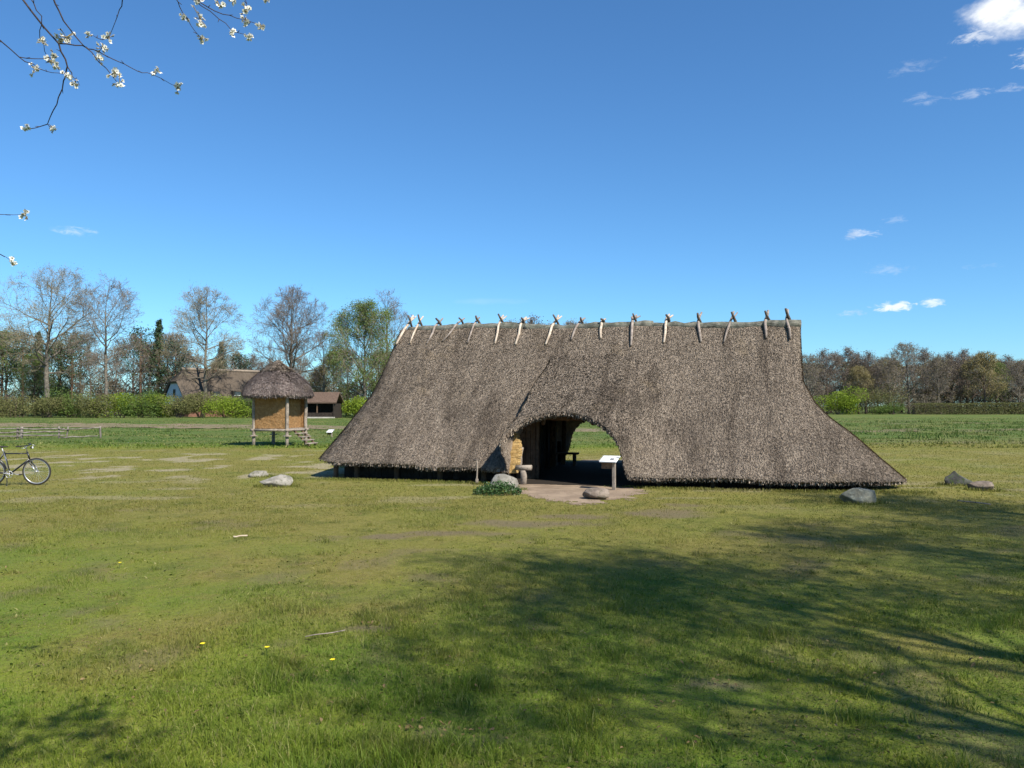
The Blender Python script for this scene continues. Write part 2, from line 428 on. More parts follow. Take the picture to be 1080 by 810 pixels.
MAT['shade_earth'] = material('shade_dark_earth', lambda t: t.mix(t.noise(t.pos(), 3, 5), (.020, .016, .013), (.040, .032, .026)), .95, (lambda t: t.noise(t.pos(), 14, 5, .7), .5, .03), .1)  # near-black: shade of the passage and eaves is put into the floor colour
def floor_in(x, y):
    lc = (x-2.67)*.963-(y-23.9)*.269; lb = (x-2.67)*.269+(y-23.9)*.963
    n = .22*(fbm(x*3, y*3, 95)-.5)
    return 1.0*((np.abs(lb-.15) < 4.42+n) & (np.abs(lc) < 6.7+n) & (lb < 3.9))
sheet('shade_dark_floor', np.arange(-6, 12, .06), np.arange(16, 32, .06), floor_in, MAT['shade_earth'], .010)  # dark sheet painting the indoor and under-eave shade onto the floor
def track(x, y):
    yc = np.interp(x, [-90, -45, -20, 0, 12, 26, 60], [84, 80, 74, 66, 62, 60, 61]); w = np.interp(x, [-90, 10, 24, 34], [8.5, 5.2, 2.5, -1])
    return 1.0*(np.abs(y-yc) < w+2.2*(fbm(x*.4, y*.4, 99)-.5))
sheet('field_path', np.arange(-90, 34, .5), np.arange(54, 92, .4), track, MAT['track'], .03)

# ------------------------------------------------------------------ materials for things
def thatch_mat(name, dark, mid, light, scale=1.0):
    def f(t):
        p = t.pos(); r = t.island()
        big = t.noise(p, .42*scale, 5, .6); streak = t.noise(t.scaled(p, (5, 1.2, .8)), 1.0*scale, 5, .65); fine = t.noise(p, 26*scale, 4, .7)
        c = t.mix(t.ramp(fine, .38, .62), dark, mid)
        c2 = t.mix(t.ramp(r, .25, 1), mid, light)
        c = t.mix(t.ramp(r, .3, .75), c, c2)
        c = t.mix(t.ramp(streak, .5, .72, 0, .45), c, light)
        st2 = t.noise(t.scaled(p, (2.2, .35, .3)), .8*scale, 5, .7, .3)
        c = t.mix(t.ramp(st2, .48, .66, 0, .5), c, tuple(x*.75 for x in dark))
        c = t.mix(t.ramp(t.noise(p, .9*scale, 4, .7), .56, .7, 0, .4), c, (.34*light[0]/.44, .26*light[0]/.44, .17*light[0]/.44))
        c = t.mix(t.ramp(big, .5, .72, 0, .42), c, tuple(x*.6 for x in dark))
        return c
    return material(name, f, .95, (lambda t: t.math('ADD', t.noise(t.pos(), 22*scale, 5, .75), t.noise(t.scaled(t.pos(), (9, 2, 2)), 3*scale, 4, .7)), 1.0, .06), .1)
MAT['thatch'] = thatch_mat('thatch', (.085, .064, .049), (.245, .194, .150), (.47, .385, .30))
MAT['hut_thatch'] = thatch_mat('hut_thatch', (.085, .062, .056), (.20, .155, .14), (.34, .28, .25))
MAT['cap_thatch'] = thatch_mat('cap_thatch', (.17, .13, .10), (.28, .22, .17), (.42, .35, .28))
MAT['reed_gold'] = varied('golden_reed', (.42, .27, .10), (.56, .39, .17), (.24, .15, .07), 14, rough=.9, bump=(lambda t: t.noise(t.scaled(t.pos(), (10, 10, 2)), 6, 4), 1, .03))
MAT['logbark'] = varied('ridge_log_bark', (.085, .085, .07), (.21, .20, .165), (.11, .135, .095), 5, bump=(lambda t: t.noise(t.scaled(t.pos(), (1.5, 8, 8)), 4, 5), 1, .04))
MAT['peeled'] = varied('peeled_stick', (.42, .33, .25), (.60, .50, .40), (.22, .17, .13), 5, bump=(lambda t: t.noise(t.pos(), 20, 4), .6, .01))
MAT['greystick'] = varied('weathered_stick', (.20, .165, .14), (.33, .275, .235), (.10, .08, .07), 6, bump=(lambda t: t.noise(t.pos(), 20, 4), .6, .01))
MAT['darkstick'] = varied('dark_stick', (.07, .055, .046), (.14, .115, .095), None, 6, bump=(lambda t: t.noise(t.pos(), 20, 4), .6, .01))
MAT['oldwood'] = varied('weathered_wood', (.20, .165, .135), (.32, .27, .22), (.13, .105, .085), 5, bump=(lambda t: t.noise(t.scaled(t.pos(), (12, 12, 1.5)), 4, 5), .8, .015))
MAT['brownwood'] = varied('brown_wood', (.10, .062, .04), (.17, .11, .07), (.06, .04, .03), 4, bump=(lambda t: t.noise(t.scaled(t.pos(), (12, 12, 1.5)), 4, 5), .8, .015))
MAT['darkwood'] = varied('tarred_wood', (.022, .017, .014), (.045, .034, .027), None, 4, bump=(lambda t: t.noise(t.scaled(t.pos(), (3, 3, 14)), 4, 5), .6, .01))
MAT['daub'] = varied('loam_daub', (.31, .168, .066), (.40, .23, .10), (.20, .11, .05), 7, bump=(lambda t: t.math('ADD', t.noise(t.scaled(t.pos(), (1, 1, 2.5)), 9, 7, .8), t.noise(t.pos(), 4, 3)), 1, .09))
def rock_mat(name, a, b, c): return varied(name, a, b, c, 4, bump=(lambda t: t.noise(t.pos(), 16, 8, .7), .8, .03))
MAT['rock_grey'] = rock_mat('grey_granite', (.18, .165, .14), (.31, .285, .245), (.12, .12, .08))
MAT['rock_dark'] = rock_mat('dark_mossy_rock', (.045, .045, .04), (.10, .10, .085), (.05, .08, .02))
MAT['rock_brown'] = rock_mat('brown_rock', (.15, .115, .09), (.25, .20, .16), (.10, .09, .06))
MAT['rock_lichen'] = rock_mat('lichened_rock', (.15, .14, .105), (.25, .24, .185), (.34, .33, .25))

# ------------------------------------------------------------------ the longhouse
HC = Vector((2.67, 23.9, 0)); HRZ = math.atan2(-.269, .963)
house = thing('thatched_longhouse', 'long prehistoric farmhouse under a huge grey-brown thatched roof reaching almost to the grass', 'farmhouse', HC, HRZ)
def zr(t): return np.interp(t, [-6.5, 5.8], [4.50, 4.27])+.03*np.sin(np.asarray(t)*1.3)
def ze(t): return np.interp(t, [-7.7, -2, 2, 7.7], [.50, .37, .29, .25])+.02*np.sin(np.asarray(t)*2.1)
LV = [0, .11, .245, .36, .45, .6, 1.0]
LR = [7.86, 7.38, 6.84, 6.28, 5.98, 5.72, 5.74]
LL = [7.55, 7.38, 7.17, 6.98, 6.80, 6.70, 6.52]
def Lend(v, right): return np.where(right, np.interp(v, LV, LR), np.interp(v, LV, LL))
ARCH_T = [-1.66, -1.64, -1.53, -1.38, -1.15, -.8, -.37, 0, .3, .6, .86, 1.06, 1.19, 1.26, 1.32, 1.38, 1.46]
ARCH_Z = [.33, 1.22, 1.40, 1.54, 1.68, 1.79, 1.82, 1.79, 1.72, 1.61, 1.46, 1.28, 1.08, .85, .60, .40, .24]
def arch(t, back):
    t = np.asarray(t, float)
    if back: t = -t-.55
    inside = (t > -1.655) & (t < 1.46)
    return np.where(inside, np.maximum(np.interp(t, ARCH_T, ARCH_Z), ze(t)), ze(t))
def lift(t, z, back):
    if back: t = -t-.55
    tl = np.interp(z, [.3, 1.25, 3.0], [-1.70, -1.68, -1.36])
    tl = tl+.05*np.sin(z*4.2); s = sst(0, .04, t-tl)*(1-sst(.3, 2.9, t))
    return (1.55*np.clip((3.5-z)/2.3, 0, 1)**1.0*(.36+.64*sst(.2, 1.3, z)))*s
def roof_point(cx, cy, v, zlow, back):
    """outer thatch surface in the house's own axes"""
    wgt = sst(.30, .9, np.abs(cx)); Lc = 6.4
    t = cx*(Lc+(Lend(v, cx > 0)-Lc)*wgt)
    ztop = zr(t); e = ze(t); z = zlow+(ztop-zlow)*v
    f = np.clip((z-e)/(ztop-e), 0, 1)            # true height on the slope
    t = cx*(Lc+(Lend(f, cx > 0)-Lc)*wgt)
    half = 4.24*(1-f)+.13-.14*np.sin(pi*f)
    b = cy*half
    lf = lift(t, z, back)*sst(.5, .9, np.abs(cy))
    b = b+np.sign(cy)*lf
    nz = .10*(fbm(t*.5+50, b*.3+z*.5, 12)-.5)+.05*(fbm(t*1.9, z*1.9+b, 14)-.5)
    b = b+np.sign(cy)*nz*sst(0, .2, 1-f)
    z = z+.05*(fbm(t*.8+9, b*.8, 15)-.5)*(1-v)
    return t, b, z
def build_roof():
    n = 10.0
    cs = np.concatenate([np.linspace(-1, -.30, 60), np.linspace(-.295, .295, 150), np.linspace(.30, 1, 60)])
    cs = np.sign(cs)*np.abs(cs)**.85*1.0
    extra = np.array([-1.657, -1.643, 1.465])/6.4
    front = np.sort(np.concatenate([cs, extra])); backx = np.sort(np.concatenate([cs, (-extra*6.4-.55)/6.4]))
    # closed loop: superellipse
    cyf = -np.clip(1-np.abs(front)**n, 0, 1)**(1/n); cyb = np.clip(1-np.abs(backx)**n, 0, 1)**(1/n)
    endr = np.linspace(-1, 1, 26)[1:-1]; c45 = .5**(1/n)
    def side(c): return c
    # front cut at the 45-degree corner, ends parametrised by cy
    fm = np.abs(front) < c45; bm = np.abs(backx) < c45
    fx, fy = front[fm], cyf[fm]; bx, by = backx[bm], cyb[bm]
    ey = np.linspace(-c45, c45, 46); ex = np.clip(1-np.abs(ey)**n, 0, 1)**(1/n)
    CX = np.concatenate([fx, ex, bx[::-1], -ex]); CY = np.concatenate([fy, ey, by[::-1], ey[::-1]])
    BK = np.concatenate([np.zeros(len(fx), bool), ey > 0, np.ones(len(bx), bool), (ey > 0)[::-1]])
    N = len(CX)
    tb = CX*6.4
    zl = np.where(BK, arch(tb, True), arch(tb, False))
    zl = np.where(np.abs(CX) > .6, ze(CX*7.7), zl)
    rows = 46; vs = np.linspace(0, 1, rows)
    V = np.zeros((rows, N, 3))
    for i, v in enumerate(vs):
        for back in (False, True):
            m = BK == back
            t, b, z = roof_point(CX[m], CY[m], v, zl[m], back)
            V[i, m] = np.stack([t, b, z], 1)
    # inner shell
    Vi = V.copy(); f = np.linspace(0, 1, rows)[:, None]
    Vi[:, :, 1] -= np.sign(V[:, :, 1])*np.minimum(.26, np.abs(V[:, :, 1])*.7)
    Vi[:, :, 0] -= np.sign(V[:, :, 0])*np.where(np.abs(CX)[None, :] > .9, .24, 0)
    Vi[:, :, 2] -= .10+.18*f
    Vi[0, :, 2] += .02
    P = np.concatenate([V.reshape(-1, 3), Vi.reshape(-1, 3)])
    I = np.arange(rows*N).reshape(rows, N); J = np.roll(I, -1, axis=1)
    out = np.stack([I[:-1].ravel(), J[:-1].ravel(), J[1:].ravel(), I[1:].ravel()], 1)
    k = rows*N
    inn = out[:, ::-1]+k
    rim = np.stack([I[0]+k, J[0]+k, J[0], I[0]], 1)
    top = np.stack([I[-1], J[-1], J[-1]+k, I[-1]+k], 1)
    Q = np.concatenate([out, inn, rim, top])
    # loose reed ends standing off the surface, part of the same thatch
    rng = np.random.default_rng(11)
    A, B, C, D = [P[out[:, i]] for i in range(4)]
    area = np.linalg.norm(np.cross(B-A, D-A), axis=1)
    wgt = area*np.where(A[:, 1] < .5, 1, .35)
    def reeds(nr, ln, wd, out_, lift_):
        idx = rng.choice(len(out), nr, p=wgt/wgt.sum()); u = rng.uniform(0, 1, (nr, 1)); v = rng.uniform(0, 1, (nr, 1))
        p = (A[idx]*(1-u)+B[idx]*u)*(1-v)+(D[idx]*(1-u)+C[idx]*u)*v
        nrm = np.cross(B[idx]-A[idx], D[idx]-A[idx]); nrm /= np.linalg.norm(nrm, axis=1)[:, None]+1e-9
        dn = -(D[idx]-A[idx]); dn /= np.linalg.norm(dn, axis=1)[:, None]+1e-9
        sd_ = np.cross(nrm, dn); L_ = rng.uniform(*ln, (nr, 1)); w = rng.uniform(*wd, (nr, 1))
        dn = dn+sd_*rng.normal(0, .28, (nr, 1)); dn /= np.linalg.norm(dn, axis=1)[:, None]
        a = p-dn*L_*.3-nrm*.012; tip = p+dn*L_*.7+nrm*rng.uniform(*out_, (nr, 1))
        return np.stack([a-sd_*w/2, a+sd_*w/2, tip+sd_*w*.45, tip-sd_*w*.45], 1).reshape(-1, 3)
    RV = reeds(330000, (.04, .09), (.007, .016), (.006, .030), 0)
    # reeds hanging at the eave and round the arch
    nb = 9000; j = rng.integers(0, N, nb); uu = rng.uniform(0, 1, (nb, 1)); ww = rng.uniform(0, 1, (nb, 1))
    p = (P[I[0][j]]*(1-uu)+P[J[0][j]]*uu)*(1-ww)+(P[I[0][j]+k]*(1-uu)+P[J[0][j]+k]*uu)*ww
    dirv = np.stack([rng.normal(0, .25, nb), -np.sign(p[:, 1])*.0+np.sign(p[:, 1])*.55+rng.normal(0, .2, nb), -np.ones(nb)*.8], 1)
    dirv /= np.linalg.norm(dirv, axis=1)[:, None]; L_ = rng.uniform(.03, .10, (nb, 1))
    sdv = np.stack([np.ones(nb), rng.normal(0, .5, nb), np.zeros(nb)], 1)*.009
    a = p-dirv*.04; tip = p+dirv*L_
    EV = np.stack([a-sdv, a+sdv, tip+sdv, tip-sdv], 1).reshape(-1, 3)
    base = len(P); P2 = np.concatenate([P, RV, EV]); nn = (len(RV)+len(EV))//4
    rq = base+np.arange(nn*4).reshape(-1, 4)
    sm = np.concatenate([np.ones(len(out), bool), np.zeros(len(Q)-len(out)+len(rq), bool)])
    me = mesh_np('thatch_roof', P2, np.concatenate([Q, rq]), mats=[MAT['thatch']], smooth=sm)
    link('thatch_roof', me, house)
build_roof()

rng = random.Random(7)
def wavy(p0, p1, n, amp, rg):
    p0, p1 = Vector(p0), Vector(p1)
    return [p0.lerp(p1, i/n)+(Vector([rg.uniform(-amp, amp) for _ in range(3)]) if 0 < i < n else Vector()) for i in range(n+1)]
# ridge logs: three trunks laid end to end
for (a, b, r0, r1) in ((-6.25, -2.2, .115, .14), (-2.35, 1.6, .13, .12), (1.45, 5.76, .115, .145)):
    m = MB(); nseg = 16
    P = [Vector((a+(b-a)*i/nseg, rng.uniform(-.02, .02)-.03, float(zr(a+(b-a)*i/nseg))+.02+rng.uniform(-.028, .028))) for i in range(nseg+1)]
    m.tube(P, [r0+(r1-r0)*i/nseg+rng.uniform(-.018, .018) for i in range(nseg+1)], 12, wob=.08, rng=rng)
    m.obj('ridge_log', MAT['logbark'], house, smooth=True)
# crossed ridge sticks: for every pair one leg lies on the front slope, the other on the back slope
def axis_t(px, b):
    k = (px-540)/FPX; return (k*(23.9+.963*b)-2.67-.269*b)/(.963+.269*k)
def on_slope(t, z, sgn, off):
    f = (z-float(ze(t)))/(float(zr(t))-float(ze(t)))
    h = 4.24*(1-f)+.13-.14*sin(pi*f)
    return Vector((t, sgn*(h+off), z))
STK = [((420, 363.5), (433, 334), 'peeled', 1), ((434, 362), (443, 335), 'peeled', 0), ((452, 363), (464, 337), 'greystick', 0), ((468, 361), (487, 337), 'greystick', 0),
       ((495, 364), (504, 336), 'greystick', 0), ((524, 365), (529, 334), 'peeled', 1), ((545.5, 365), (552, 336), 'peeled', 1), ((577, 364), (587, 334), 'peeled', 1),
       ((603, 359), (614, 337), 'greystick', 0), ((634, 359), (636, 338), 'peeled', 0), ((667, 368), (669, 334), 'greystick', 2), ((701, 364), (705, 333), 'peeled', 1),
       ((740, 362), (738, 331), 'greystick', 0), ((764, 362), (774, 330), 'greystick', 1), ((808.5, 359), (810, 329), 'greystick', 0), ((834, 361), (831.5, 328), 'greystick', 0)]
for i, ((bx, by), (tx, ty), mt, fork) in enumerate(STK):
    tb_, tt_ = axis_t(bx, -.5), axis_t(tx, 0)
    zb = float(zr(tb_))-(by-346)/34*1.0; Yt = 23.9-.269*tt_
    zt = CAMH+(428-ty)/FPX*Yt
    for sgn in (-1, 1):
        rg = random.Random(100*i+sgn)
        lowt = tb_ if sgn < 0 else tt_+rg.uniform(-.16, .16)
        lo = on_slope(lowt, zb if sgn < 0 else zb+rg.uniform(-.1, .1), sgn, .05)
        cross = Vector((tt_+(lowt-tt_)*.18+sgn*.04, sgn*.02-.03, float(zr(tt_))+.17))
        d = (cross-lo).normalized()
        up = Vector((tt_+rg.uniform(-.04, .04)-sgn*.03, -sgn*.20, zt+.07+rg.uniform(-.07, .02)*(1 if sgn > 0 else 0)))
        m = MB(); rr = .027+rg.uniform(0, .012)
        mid = lo.lerp(cross, .5)+Vector((rg.uniform(-.03, .03), sgn*.015, .0))
        q1 = lo.lerp(cross, .82)+Vector((rg.uniform(-.02, .02), sgn*.035, .01))
        m.tube([lo, mid, q1, cross, cross.lerp(up, .55)+Vector((rg.uniform(-.03, .03), 0, 0)), up],
               [rr*.9, rr*1.1, rr*1.15, rr*1.2, rr, rr*.8], 8, wob=.1, rng=rg)
        if fork and sgn < 0:
            for s in ((-1, 1) if fork == 2 else (1,)):
                m.tube([cross+Vector((0, .0, .02)), cross.lerp(up, .6)+Vector((s*.09, -.05, 0)), up+Vector((s*.11, -.02, -.03))], [rr*.9, rr*.75, rr*.55], 7, wob=.1, rng=rg)
        m.obj('ridge_stick', MAT[mt if sgn < 0 else 'darkstick'], house, smooth=True)
# low outer walls set back under the eaves, gable walls and wall posts
DOOR = (-1.72, 1.02)
def plank_wall(pts, h, name='outer_wall'):
    for (p, q) in pts:
        m = MB(); d = Vector(q)-Vector(p); L = d.length; n = max(2, int(L/.19)); a = math.atan2(d.y, d.x)
        for i in range(n):
            c = Vector(p)+d*((i+.5)/n)
            m.box((c.x, c.y, h/2-.02), (L/n-.012, .05+.012*(i % 2), h+rng.uniform(-.03, .0)), a)
        m.obj(name, MAT['darkwood'], house)
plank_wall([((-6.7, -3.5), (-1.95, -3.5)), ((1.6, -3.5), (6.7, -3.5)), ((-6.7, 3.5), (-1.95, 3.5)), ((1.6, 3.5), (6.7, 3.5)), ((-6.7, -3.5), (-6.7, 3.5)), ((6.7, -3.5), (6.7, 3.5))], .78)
for t_ in (-6.85, -6.2, -5.0, -3.75, -2.5, 2.1, 3.4, 4.7, 5.9, 6.8):
    m = MB(); m.tube(wavy((t_, -3.75, -.1), (t_+rng.uniform(-.03, .03), -3.72, .55), 3, .012, rng), [.075, .07, .07, .068], 9, wob=.06, rng=rng)
    m.obj('post', MAT['brownwood'], house, smooth=True)
# passage walls: from the door opening through the house
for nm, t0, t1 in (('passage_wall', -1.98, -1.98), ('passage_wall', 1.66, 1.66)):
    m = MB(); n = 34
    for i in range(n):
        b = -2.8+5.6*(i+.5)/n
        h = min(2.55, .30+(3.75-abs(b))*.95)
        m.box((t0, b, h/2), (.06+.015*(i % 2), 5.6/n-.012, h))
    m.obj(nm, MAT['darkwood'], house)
# short plank wall left of the doorway, jamb posts, golden cut edge of the thatch, sill log on a stub
m = MB()
for i in range(4): m.box((-1.80+.135*i, -2.78+.002*i, .76), (.125, .05, 1.56+.1*i))
m.obj('door_panel', MAT['brownwood'], house)
for (t_, b_, h, r) in ((-1.34, -2.62, 1.95, .075), (1.45, -2.9, 1.15, .085), (-1.7, 2.7, 1.6, .08), (1.1, 2.7, 1.9, .08)):
    m = MB(); m.tube(wavy((t_, b_, -.1), (t_, b_+.1, h), 4, .012, rng), r, 10, wob=.05, rng=rng); m.obj('door_post', MAT['brownwood'], house, smooth=True)
m = MB(); m.tube(wavy((-1.55, -3.72, .28), (-1.50, -3.55, .90), 3, .015, rng), [.05, .055, .05, .045], 8, wob=.06, rng=rng); m.obj('door_post', MAT['oldwood'], house, smooth=True)
m = MB(); nn_ = 24
for i in range(nn_):                                   # cut reed bundles, stacked, facing the doorway
    f = (i+.5)/nn_; z0 = .27+1.02*f
    tl_, tr_ = -1.76+.10*f, -1.50+.05*math.sin(f*2.6)-.12*max(0, f-.6)/.4
    m.box(((tl_+tr_)/2+rng.uniform(-.01, .01), -4.12+.42*f+rng.uniform(-.012, .012), z0), (tr_-tl_+rng.uniform(-.02, .02), .30, 1.02/nn_*1.05), jit=.008, rng=rng)
m.obj('reed_edge', MAT['reed_gold'], house, bevel=.006)
m = MB(); m.box((1.50, -4.16, .33), (.14, .14, .16), jit=.02, rng=rng); m.obj('reed_edge', MAT['reed_gold'], house, bevel=.02)
for (a, b) in (((-1.55, -2.55, 1.72), (1.3, -2.5, 1.62)), ((-1.4, 2.4, 1.66), (1.4, 2.4, 1.70)), ((-2, 0, 3.0), (1.6, 0, 3.0)), ((-5.7, -1.75, 2.1), (5.0, -1.75, 2.0)), ((-5.7, 1.75, 2.1), (5.0, 1.75, 2.0))):
    m = MB(); m.tube(wavy(a, b, 6, .02, rng), .085, 10, wob=.05, rng=rng); m.obj('crossbeam', MAT['brownwood'], house, smooth=True)
for t_ in (-1.05, -.35, .3, .82):
    for s in (-1, 1):
        z1 = float(arch(t_, s > 0))
        m = MB(); m.tube(wavy((t_, s*3.05, z1-.20), (t_, s*.35, 3.72), 5, .015, rng), .055, 8, wob=.06, rng=rng); m.obj('rafter', MAT['brownwood'], house, smooth=True)
for t_ in (-1.8, 1.4):
    for b_ in (-1.5, 1.5):
        m = MB(); m.tube(wavy((t_, b_, -.1), (t_, b_, 2.35), 4, .015, rng), .1, 10, wob=.05, rng=rng); m.obj('roof_post', MAT['brownwood'], house, smooth=True)

def hl(t, b, z=0):                       # house axes -> world
    return HC+Vector((t*.963+b*.269, -t*.269+b*.963, z))

# ------------------------------------------------------------------ rocks
def rock(name, label, p, dims, mat, seed, rz=0, sink=.2, taper=0, group=None):
    bm = bmesh.new(); bmesh.ops.create_icosphere(bm, subdivisions=4, radius=1); rg = random.Random(seed)
    planes = [(Vector((rg.gauss(0, 1), rg.gauss(0, 1), rg.gauss(0, .8))).normalized(), rg.uniform(.52, .86)) for _ in range(15)]
    V = np.array([v.co[:] for v in bm.verts])
    for nrm, d in planes:
        n_ = np.array(nrm); k = V@n_; over = np.clip(k-d, 0, None); V -= over[:, None]*n_*.92
    V *= 1+.10*(fbm(V[:, 0]*2.2+seed, V[:, 1]*2.2+V[:, 2]*1.7, seed)[:, None]-.5)+.05*(fbm(V[:, 0]*7+seed, V[:, 1]*7+V[:, 2]*5, seed+3)[:, None]-.5)
    V[:, :2] *= (1-taper*np.clip(V[:, 2:3]+.3, 0, 1.2))
    V *= np.array(dims)/2/.85
    V[:, 2] += dims[2]*(.5-sink)
    me = bpy.data.meshes.new(name)
    for v, c in zip(bm.verts, V): v.co = c
    bm.to_mesh(me); bm.free(); me.materials.append(mat)
    for f in me.polygons: f.use_smooth = True
    o = link(name, me, None, (p.x, p.y, gz(p.x, p.y))); o.rotation_euler = (0, 0, rz)
    return tag(o, label, 'rock', group)
rock('boulder', 'long grey boulder lying on the worn lawn left of the longhouse', G(291, 513), (.84, .45, .36), MAT['rock_grey'], 4, .25, .22)
rock('boulder', 'smaller dark grey boulder just behind the long grey one, left of the longhouse', G(273, 503), (.55, .4, .28), MAT['rock_grey'], 9, .1, .2)
rock('boulder', 'rounded grey boulder half hidden behind the leafy plant near the doorway', G(531, 517), (.85, .45, .42), MAT['rock_grey'], 13, .15, .22)
rock('flat_stone', 'flat brown stone lying on the sand in front of the doorway', G(629, 526), (.64, .4, .26), MAT['rock_brown'], 17, -.1, .15)
rock('boulder', 'pale lichened block of stone by the right-hand corner of the thatched roof', G(905, 531), (.80, .42, .36), MAT['rock_lichen'], 23, -.15, .18)
rock('boulder', 'dark pointed mossy rock on the lawn at the far right', G(1008, 512), (.74, .45, .42), MAT['rock_dark'], 34, -.25, .2, .5)
rock('boulder', 'low brown flat-topped rock at the far right edge of the lawn', G(1037, 521), (.62, .45, .24), MAT['rock_brown'], 37, .1, .22)

# ------------------------------------------------------------------ leafy low plant by the boulder
MAT['leaf_dark'] = varied('dark_leaf', (.022, .055, .014), (.05, .10, .028), None, 8, island=.35, rough=.5, spec=.4, translucent=.2)
def leaf_cloud(name, P, size, mat, parent=None, seed=0, aspect=.55, loc=(0, 0, 0)):
    rg = np.random.default_rng(seed); n = len(P); s = rg.uniform(.6, 1.3, (n, 1))*size
    a = rg.normal(0, 1, (n, 3)); a /= np.linalg.norm(a, axis=1)[:, None]
    b = np.cross(a, rg.normal(0, 1, (n, 3))); b /= np.linalg.norm(b, axis=1)[:, None]+1e-9
    V = np.stack([P-a*s*.5, P+b*s*aspect*.5, P+a*s*.5, P-b*s*aspect*.5], 1).reshape(-1, 3)
    return link(name, mesh_np(name, V, np.arange(n*4).reshape(-1, 4), mats=[mat] if not isinstance(mat, list) else mat), parent, loc)
c = G(525, 522); pl = thing('leafy_plant', 'low dark green leafy plant in front of the rounded boulder by the doorway', 'plant', (c.x, c.y, gz(c.x, c.y)))
rg = np.random.default_rng(3); n = 1500; th = rg.uniform(0, 2*pi, n); rr = np.sqrt(rg.uniform(0, 1, n))
P = np.stack([rr*np.cos(th)*.55, rr*np.sin(th)*.26, rg.uniform(.0, 1, n)**.6*.30*(1-.65*rr**2)*(.75+.5*vn(rr*np.cos(th)*7+9, rr*np.sin(th)*7, 3))], 1)
leaf_cloud('foliage', P, .055, MAT['leaf_dark'], pl, 4)
m = MB()
for i in range(26):
    a = rng.uniform(0, 2*pi); q = rng.uniform(0, .8)
    m.tube([(cos(a)*q*.3, sin(a)*q*.15, 0), (cos(a)*q*.45, sin(a)*q*.22, .2)], .004, 4)
m.obj('stem', MAT['leaf_dark'], pl)

# ------------------------------------------------------------------ wooden tool, log seat, information desk, bench
c = G(503, 511); st = thing('garden_fork_handle', 'weathered wooden digging tool standing upright in the grass left of the boulder', 'tool', (c.x, c.y, gz(c.x, c.y)))
m = MB(); m.tube(wavy((0, 0, -.05), (.0, .05, .62), 5, .008, rng), [.026, .024, .02, .02, .022, .022], 8); m.obj('shaft', MAT['oldwood'], st, smooth=True)
m = MB(); m.tube([(-.09, .05, .60), (0, .05, .625), (.04, .05, .62)], [.02, .025, .022], 8); m.obj('grip', MAT['darkstick'], st, smooth=True)
m = MB(); m.box((0, 0, .06), (.075, .05, .17)); m.obj('foot', MAT['oldwood'], st, bevel=.01)

c = G(552, 511); ls = thing('log_seat', 'short round log resting on a pale wooden stub at the left of the doorway', 'log seat', (c.x, c.y, 0), HRZ)
m = MB(); m.tube([(0, 0, -.05), (.01, 0, .2), (0, 0, .36)], [.085, .08, .078], 12, wob=.04, rng=rng); m.obj('leg', MAT['oldwood'], ls, smooth=True)
m = MB(); m.tube([(-.2, .03, .42), (0, 0, .425), (.22, -.02, .43)], [.065, .068, .07], 12, wob=.04, rng=rng); m.obj('seat', MAT['oldwood'], ls, smooth=True)

MAT['white_panel'] = material('white_panel', lambda t: t.mix(t.ramp(t.noise(t.pos(), 9, 3), .3, .7), (.78, .79, .80), (.84, .84, .84)), .35, None, .5)
MAT['ink'] = material('panel_ink', lambda t: t.mix(t.noise(t.pos(), 60, 2), (.03, .03, .035), (.18, .18, .19)), .5)
MAT['ink_pale'] = material('panel_text', lambda t: t.mix(t.noise(t.pos(), 80, 2), (.35, .35, .36), (.6, .6, .6)), .5)
def info_desk(label, p, rz, h=.70, w=.42, dp=.35, tilt=20):
    r = thing('information_desk', label, 'information panel', (p.x, p.y, gz(p.x, p.y)), rz)
    m = MB(); m.box((.02, .05, h/2-.05), (.075, .075, h)); m.obj('post', MAT['oldwood'], r, bevel=.008)
    m = MB(); m.box((-.12, .05, h-.12), (.34, .05, .16)); m.obj('bracket', MAT['brownwood'], r, bevel=.006)
    Mt = Matrix.Rotation(R(tilt), 3, 'X')
    m = MB(); m.box((-.08, .04, h+.03), (w, dp, .03), M=Mt); pn = m.obj('panel', MAT['white_panel'], r, bevel=.006)
    def onp(x, y, dx, dy, mm): mm.box(Vector((-.08, .04, h+.03))+Mt @ Vector((x, y, .0168)), (dx, dy, .002), M=Mt)
    mm = MB(); onp(.07, -.03, .10, .09, mm); onp(.19, .06, .09, .05, mm); mm.obj('picture', MAT['ink'], pn)
    mm = MB()
    for j in range(8): onp(-.15, .15-.04*j, .2-.03*(j % 3), .007, mm)
    mm.obj('text_lines', MAT['ink_pale'], pn)
    return r
info_desk('white slanted information panel on a wooden post at the right of the doorway', G(646, 517), R(-27))
info_desk('distant white panel on the pasture between the small hut and the longhouse', G(349, 461), R(-20), .36, .40, .36, 28)
p = hl(-1.5, 2.0); bn = thing('bench', 'dark plank bench inside the passage, seen against the back doorway', 'bench', p, HRZ)
m = MB(); m.box((0, 0, .42), (.9, .3, .06)); m.obj('seat', MAT['brownwood'], bn)
for s in (-.32, .32): m = MB(); m.box((s, 0, .2), (.08, .26, .4)); m.obj('leg', MAT['brownwood'], bn)

